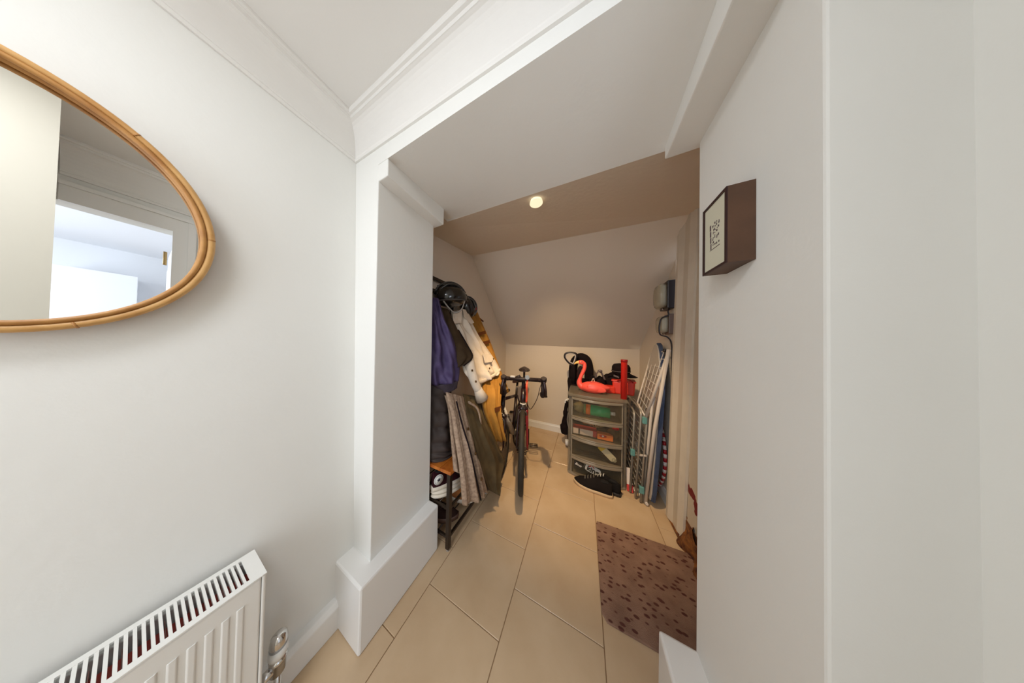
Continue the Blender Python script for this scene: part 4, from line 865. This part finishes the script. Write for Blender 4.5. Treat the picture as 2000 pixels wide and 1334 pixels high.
MB().prism([(.055, .140), (.082, .164), (.105, .136), (.097, .134), (.082, .152), (.063, .136)], lambda p: (p[0], yb - .0016, p[1]), lambda p: (p[0], yb - .0034, p[1])).build('red_roof_print', mat('red_ink', (206, 60, 40), .5), b)
b2 = thing('dark_packet', 'dark packet with white script in the left of the bottom drawer', 'packet', (-.03, 2.0, zt(3)))
MB().ell((-.025, 2.02, zt(3) + .075), (.05, .05, .045), None, 24, 12).build('packet', mat('dark_film', (30, 26, 28), .4), b2)
panel((-.03, 1.944, .118), .07, .045, mat('dark_film', (30, 26, 28), .4), 'badge', b2, rot=16)
Mx = frame_m((-.03, 1.9415, .118), (.96, 0, -.28), (.28, 0, .96)); text_mesh('Boss', .03, Mx, 'white_script', WH, b2, .0006, .3, .0008)
# flamingo watering can
PINK = mat('coral_plastic', (246, 92, 78), .35)
fl = thing('flamingo_watering_can', 'coral pink flamingo watering can on the left of the drawer tower', 'watering can', (.10, 2.10, TH))
fy = 2.10
def fb(p):
    t_ = p.x / .13; k = 1 - .55 * max(0, t_) ** 1.6
    z = p.z * k + .012 * max(0, t_) ** 2; return (p.x * 1.02, p.y * (1 - .5 * max(0, t_) ** 2), max(z, -.052))
MB().ell((.105, fy, TH + .052), (.13, .075, .06), None, 36, 20, fb).build('body', PINK, fl)
MB().lathe([(.0, .0), (.036, .0), (.038, .004), (.042, .004), (.042, -.004), (.0, -.004)], (.10, fy, TH + .104), None, 24, 1.25, .8).build('filler_opening', mat('coral_inside_shade', (120, 26, 24), .5), fl)  # solid disc; its darker coral stands in for shade inside the opening
MB().tube(smooth_path([(.075, fy, TH + .104), (.09, fy - .002, TH + .14), (.105, fy, TH + .108)]), .004, 6).build('wire_loop', mat('pale_wire', (214, 190, 170), .4), fl)
nk = smooth_path([(.03, fy, TH + .045), (-.015, fy, TH + .055), (-.035, fy, TH + .09), (-.022, fy, TH + .15), (.0, fy, TH + .205), (.012, fy, TH + .25), (.008, fy, TH + .285), (-.014, fy, TH + .298)])
MB().tube(nk, [.045 - .028 * min(1, i / 16) for i in range(len(nk))], 14).build('neck', PINK, fl)
MB().ell((-.018, fy, TH + .296), (.034, .024, .024), rotm('Y', 10)).build('head', PINK, fl)
bl = smooth_path([(-.035, fy, TH + .298), (-.065, fy, TH + .290), (-.088, fy, TH + .272)])
MB().tube(bl, [.019 - .015 * i / (len(bl) - 1) for i in range(len(bl))], 10).build('bill', mat('yellow_bill', (240, 196, 120), .4), fl)
MB().ell((-.092, fy, TH + .267), (.008, .006, .008)).build('bill_tip', BLK, fl)
for e in (-1, 1): MB().ell((-.015, fy + .022 * e, TH + .303), (.005, .004, .005), None, 10, 6).build('eye', BLK, fl)
MB().ell((.115, fy - .062, TH + .055), (.085, .009, .034), rotm('Y', 10), 20, 10).build('wing', PINK, fl)
# red bat
bt = thing('red_tube', 'upright red plastic tube standing at the right front of the drawer tower', 'tube', (.327, 2.0, TH))
MB().lathe([(.0, .0), (.024, .0), (.024, .335), (.0255, .336), (.0255, .350), (.021, .352), (.021, .33), (.0, .33)], (.327, 2.0, TH), seg=20).build('tube', mat('red_plastic', (232, 44, 36), .35), bt)
MB().lathe([(.0245, 0), (.0262, 0), (.0262, .022), (.0245, .022)], (.327, 2.0, TH + .33), seg=20).build('end_band', mat('dark_red_plastic', (150, 16, 18), .35), bt)
rb = thing('red_crate', 'orange red plastic box behind the red tube on the drawer tower', 'box', (.36, 2.24, TH))
MB().obox((.36, 2.235, TH + .063), (.17, .15, .126), rotm('Z', -8), 1.08).build('body', mat('orange_red_plastic', (214, 54, 34), .4), rb, .012)
MB().obox((.36, 2.235, TH + .13), (.195, .175, .014), rotm('Z', -8)).build('lid', mat('orange_red_plastic', (214, 54, 34), .4), rb, .005)
MB().tube(smooth_path([(.30, 2.15, TH + .13), (.33, 2.13, TH + .155), (.39, 2.12, TH + .155), (.42, 2.14, TH + .13)]), .006, 8).build('carry_handle', mat('dark_red_plastic', (150, 16, 18), .35), rb)
rb2 = tag(MB().obox((.24, 2.2, TH + .035), (.09, .10, .07), rotm('Z', 6), .9).build('orange_pot', mat('orange_red_plastic', (214, 54, 34), .4), None, .012), 'low orange red tub left of the red box on the drawer tower', 'tub')
# black clutter behind the flamingo
BLF = fabric('black_cordura', (26, 16, 18), .3); GRB = mat('grey_buckle', (96, 86, 84), .4)
cp = thing('peaked_hat', 'black peaked cap on top of the black bag on the drawer tower', 'cap', (.36, 2.28, TH + .17))
MB().lathe([(.075, .0), (.080, .03), (.078, .07), (.066, .092), (.04, .1), (.0, .103)], (.345, 2.28, TH + .19), rotm('X', 8), 26).build('crown', BLF, cp)
MB().grid(lambda u, v: (.345 + (.074 + .065 * v) * math.cos((u - .5) * 2.0 - .5), 2.28 + (.074 + .065 * v) * math.sin((u - .5) * 2.0 - .5), TH + .197 - .03 * v), 16, 4).build('peak', BLF, cp)
MB().tube([(.345 + .0815 * math.cos(q), 2.28 + .0815 * math.sin(q), TH + .215) for q in (2 * PI * i / 30 for i in range(30))], .004, 6, closed=True).build('cap_band', GRB, cp)
bg = thing('black_bag', 'slumped black bag under the cap on the drawer tower', 'bag', (.26, 2.25, TH))
MB().ell((.285, 2.28, TH + .10), (.11, .055, .10), None, 28, 18, lambda p: (p.x * (1 + .08 * math.sin(70 * p.z)), p.y, max(-.10, p.z * (1 + .15 * math.sin(45 * p.x))))).build('bag', BLF, bg)
MB().tube(smooth_path([(.22, 2.215, TH + .17), (.25, 2.2, TH + .20), (.30, 2.205, TH + .195), (.33, 2.21, TH + .16)]), .009, 8, flat=.5).build('bag_strap', BLF, bg)
MB().obox((.30, 2.222, TH + .165), (.05, .008, .018), rotm('Y', 20)).build('buckle', GRB, bg, .002)
tg = thing('strap_bundle', 'tangle of black straps with grey buckles behind the flamingo', 'straps', (.14, 2.26, TH))
MB().ell((.14, 2.27, TH + .07), (.085, .05, .07), None, 26, 16, lambda p: (p.x * (1 + .15 * math.sin(60 * p.z)), p.y, max(-.07, p.z * (1 + .22 * math.sin(70 * p.x))))).build('wad', BLF, tg)
MB().tube(smooth_path([(.10, 2.20, TH + .11), (.13, 2.19, TH + .19), (.155, 2.195, TH + .215), (.17, 2.2, TH + .19), (.20, 2.2, TH + .12)]), .013, 8, flat=.5).build('loop', GRB, tg)
MB().tube(smooth_path([(.06, 2.2, TH + .08), (.07, 2.19, TH + .14), (.10, 2.19, TH + .15), (.12, 2.2, TH + .10)]), .011, 8, flat=.5).build('loop', BLF, tg)
MB().ell((.155, 2.19, TH + .21), (.022, .012, .015)).build('knob', GRB, tg)
# golf bag behind the tower
gb = thing('golf_bag', 'black golf bag behind the drawer tower with an arched hood and pale trims', 'bag', (-.06, 2.50, 0))
MB().lathe([(.0, 0), (.105, 0), (.115, .03), (.115, .70), (.125, .80), (.12, .84), (.0, .84)], (-.055, 2.52, 0), seg=24).build('body', BLF, gb)
ar = smooth_path([(-.115, 2.50, .84), (-.115, 2.50, .97), (-.09, 2.50, 1.07), (-.03, 2.50, 1.115), (.035, 2.50, 1.08), (.06, 2.50, .98), (.06, 2.50, .84)])
MB().tube(ar, .030, 12, flat=1.6).build('hood', BLF, gb)
MB().tube(smooth_path([(-.07, 2.49, .83), (-.05, 2.48, .94), (-.02, 2.48, 1.0)]), .02, 8).build('club_head_cover', fabric('dark_grey_knit', (54, 34, 36), .3), gb)
for z0, z1, x, r in ((.56, .30, -.175, .028), (.36, .16, -.185, .05)):
    MB().tube(smooth_path([(x, 2.44, z0), (x - .015, 2.44, (z0 + z1) / 2), (x, 2.44, z1)]), [r * .7] * 6 + [r] * 6 + [r * .6], 10).build('side_pocket', BLF, gb)
MB().tube(smooth_path([(-.15, 2.42, .60), (-.185, 2.41, .585), (-.195, 2.41, .55)]), .016, 8, flat=.5).build('white_clip', WH, gb, label='white clip at the shoulder')
MB().tube(smooth_path([(-.155, 2.40, .44), (-.165, 2.40, .34), (-.145, 2.40, .25)]), .010, 6, flat=.5).build('grey_trim', mat('grey_webbing', (150, 142, 134), .8), gb)
MB().tube([(-.165, 2.42, .10), (-.165, 2.42, .04)], .022, 10).build('white_foot', WH, gb)
um = thing('d_handle_umbrella', 'black umbrella with an open D-shaped handle leaning behind the drawer tower', 'umbrella', (-.12, 2.4, 0))
dh = smooth_path([(-.105, 2.395, 1.02), (-.155, 2.39, 1.045), (-.20, 2.385, 1.105), (-.195, 2.385, 1.15), (-.15, 2.385, 1.165), (-.09, 2.39, 1.16), (-.075, 2.395, 1.13), (-.09, 2.395, 1.06), (-.105, 2.395, 1.02)])
MB().tube(dh[:-1], .0135, 10, closed=True).build('handle', BLK, um)
MB().tube([tuple(Vector((-.132, 2.383, 1.105)) + (Vector(p) - Vector((-.132, 2.39, 1.105))) * .80) for p in dh[:-1]], .0065, 8, closed=True).build('handle_inlay', mat('pale_grey_rubber', (196, 184, 176), .5), um)
MB().tube([(-.105, 2.395, 1.03), (-.105, 2.39, .93), (-.105, 2.385, .80)], [.018, .024, .028], 12).build('canopy', BLF, um)
MB().tube([(-.105, 2.385, .80), (-.125, 2.375, 0.01)], [.028, .008], 12).build('shaft', BLF, um)
# ---------------------------------------------------------------- airers, ironing board, hoop
SLV = mat('silver_tube', (168, 163, 154), .35, .5); TEAL = mat('turquoise_clip', (96, 146, 142), .4)
ai = thing('clothes_airer', 'folded silver clothes airer with turquoise clips leaning beside the drawers', 'airer', (.44, 2.1, 0))
def apanel(x, y0, y1, z0, z1, r, lean, wires=True):
    q = lambda y, z: (x + lean * z, y, z)
    rc = .05
    path = [q(y0, z0)] + [q(y0, z1 - rc)] + [q(y0 + rc * (1 - math.cos(a)), z1 - rc + rc * math.sin(a)) for a in (PI / 8 * k for k in range(1, 5))] + [q(y1 - rc, z1)] + [q(y1 - rc + rc * math.sin(a), z1 - rc + rc * math.cos(a)) for a in (PI / 8 * k for k in range(1, 5))] + [q(y1, z0)]
    f = MB().tube(path, r, 8).build('frame', SLV, ai)
    MB().tube([q(y0, z0 + .03), q(y1, z0 + .03)], r * .8, 8).build('bottom_rail', SLV, f)
    if wires:
        k = 0
        z = z0 + .08
        while z < z1 - .03:
            MB().tube([q(y0, z), q(y1, z)], .0026, 5).build('wire', SLV, f); z += .052
apanel(.372, 1.95, 2.42, .015, .70, .0085, .035)
apanel(.398, 1.90, 2.40, .012, .73, .0085, .045)
apanel(.425, 1.87, 2.38, .010, .72, .0085, .05)
apanel(.445, 1.88, 2.36, .010, .69, .0095, .05, False)
for x, y, z in ((.445, 1.872, .665), (.385, 1.945, .355), (.430, 1.868, .11)):
    MB().box((x - .016, y - .014, z - .028), (x + .016, y + .012, z + .028)).build('joint_clip', TEAL, ai, .006)
MB().tube([(.405, 1.93, .345), (.452, 1.86, .39)], .009, 8).build('locking_arm', mat('white_arm', (190, 180, 170), .4), ai)
# white wing rack
WT = mat('white_coated_tube', (208, 198, 188), .4)
wr = thing('white_drying_rack', 'white wire drying rack wedged above the silver airer against the wall', 'rack', (.5, 2.0, .69))
A_, B_, C_, D_ = (.425, 2.00, .765), (.452, 1.87, .69), (.555, 1.76, 1.235), (.575, 2.22, 1.20)
MB().tube([C_, (.565, 1.9, 1.22), D_], .006, 8).build('top_tube', WT, wr)
MB().tube([D_, (.50, 2.11, .98), A_], .0065, 8).build('rear_tube', WT, wr)
MB().tube([A_, B_], .0065, 8).build('lower_tube', WT, wr)
MB().tube([B_, C_], .0105, 10).build('front_tube', WT, wr)
lerp = lambda a, b, t_: tuple(Vector(a) * (1 - t_) + Vector(b) * t_)
for k in range(1, 4): MB().tube([lerp(A_, B_, k / 4), lerp(D_, C_, k / 4)], .0026, 5).build('wire', WT, wr)
for k in range(1, 8): MB().tube([lerp(A_, D_, k / 8), lerp(B_, C_, k / 8)], .0022, 5).build('cross_wire', WT, wr)
MB().lathe([(.0, 0), (.012, 0), (.012, .02), (.0, .02)], lerp(C_, D_, .12), rotm('Y', -90), 14).build('end_cap', BLK, wr)
# ironing board
BLU = fabric('blue_board_cover', (70, 80, 104), .25, .2, 60); PALE = mat('pale_board_metal', (186, 178, 168), .45, .2)
ib = thing('ironing_board', 'upright ironing board with a blue cover and white legs against the right wall', 'ironing board', (.57, 1.98, 0))
def bd(x, grow=0.0):
    out = []
    for z, h in ((.06, .17), (.12, .185), (.6, .19), (.9, .175), (1.08, .14), (1.2, .09), (1.265, .04), (1.285, .0)): out.append((2.02 - h - grow, z + grow * (z > 1.2) - grow * (z < .1)))
    r_ = [(2.02 + (2.02 - y), z) for y, z in out[:-1]][::-1]
    return out + r_
lx = lambda z: .472 + .075 * z / 1.28
MB().prism(bd(0), lambda p: (lx(p[1]), p[0], p[1]), lambda p: (lx(p[1]) + .012, p[0], p[1])).build('board', PALE, ib, .002)
MB().prism(bd(0, .008), lambda p: (lx(p[1]) + .008, p[0], p[1]), lambda p: (lx(p[1]) + .034, p[0], p[1])).build('cover', BLU, ib, .004, label='blue cloth cover')
MB().tube([(.455, 1.87, .012), (.49, 1.81, .62), (.55, 1.757, 1.24)], .0115, 10).build('leg', WT, ib); MB().tube([(.450, 1.93, .012), (.472, 1.86, .55), (.485, 1.85, .80), (.50, 1.86, .86)], .0095, 10).build('leg', WT, ib)
MB().tube([(.46, 1.85, .02), (.46, 2.10, .02)], .011, 8).build('foot_bar', WT, ib)
# hula hoop with red and white stripes
hp = thing('hula_hoop', 'red and white striped hula hoop leaning behind the white door frame', 'hoop', (.585, 2.1, .0))
HR, N = .345, 72
RS, WS = mat('red_foil', (168, 20, 34), .25), mat('white_foil', (226, 212, 206), .3)
for k in range(N):
    a0, a1 = 2 * PI * k / N, 2 * PI * (k + 1) / N
    MB().tube([(.582 + .003 * math.sin(a), 2.25 + HR * math.cos(a), .012 + HR + HR * math.sin(a)) for a in (a0, (a0 + a1) / 2, a1)], .0115, 10).build('red_stripe' if k % 2 else 'white_stripe', RS if k % 2 else WS, hp)
# red and white carton on the floor, leaning
bx = thing('slim_carton', 'slim red and white carton leaning between the drawers and the airer', 'box', (.385, 1.95, 0))
Mx = rotm('X', -12) @ rotm('Z', -25)
MB().obox((.378, 1.975, .028), (.045, .03, .05), Mx).build('red_end', mat('carton_red', (196, 62, 58), .5), bx, .002)
MB().obox((.370, 2.0, .115), (.028, .022, .13), Mx).build('white_sleeve', mat('carton_white', (224, 208, 196), .5), bx, .002)
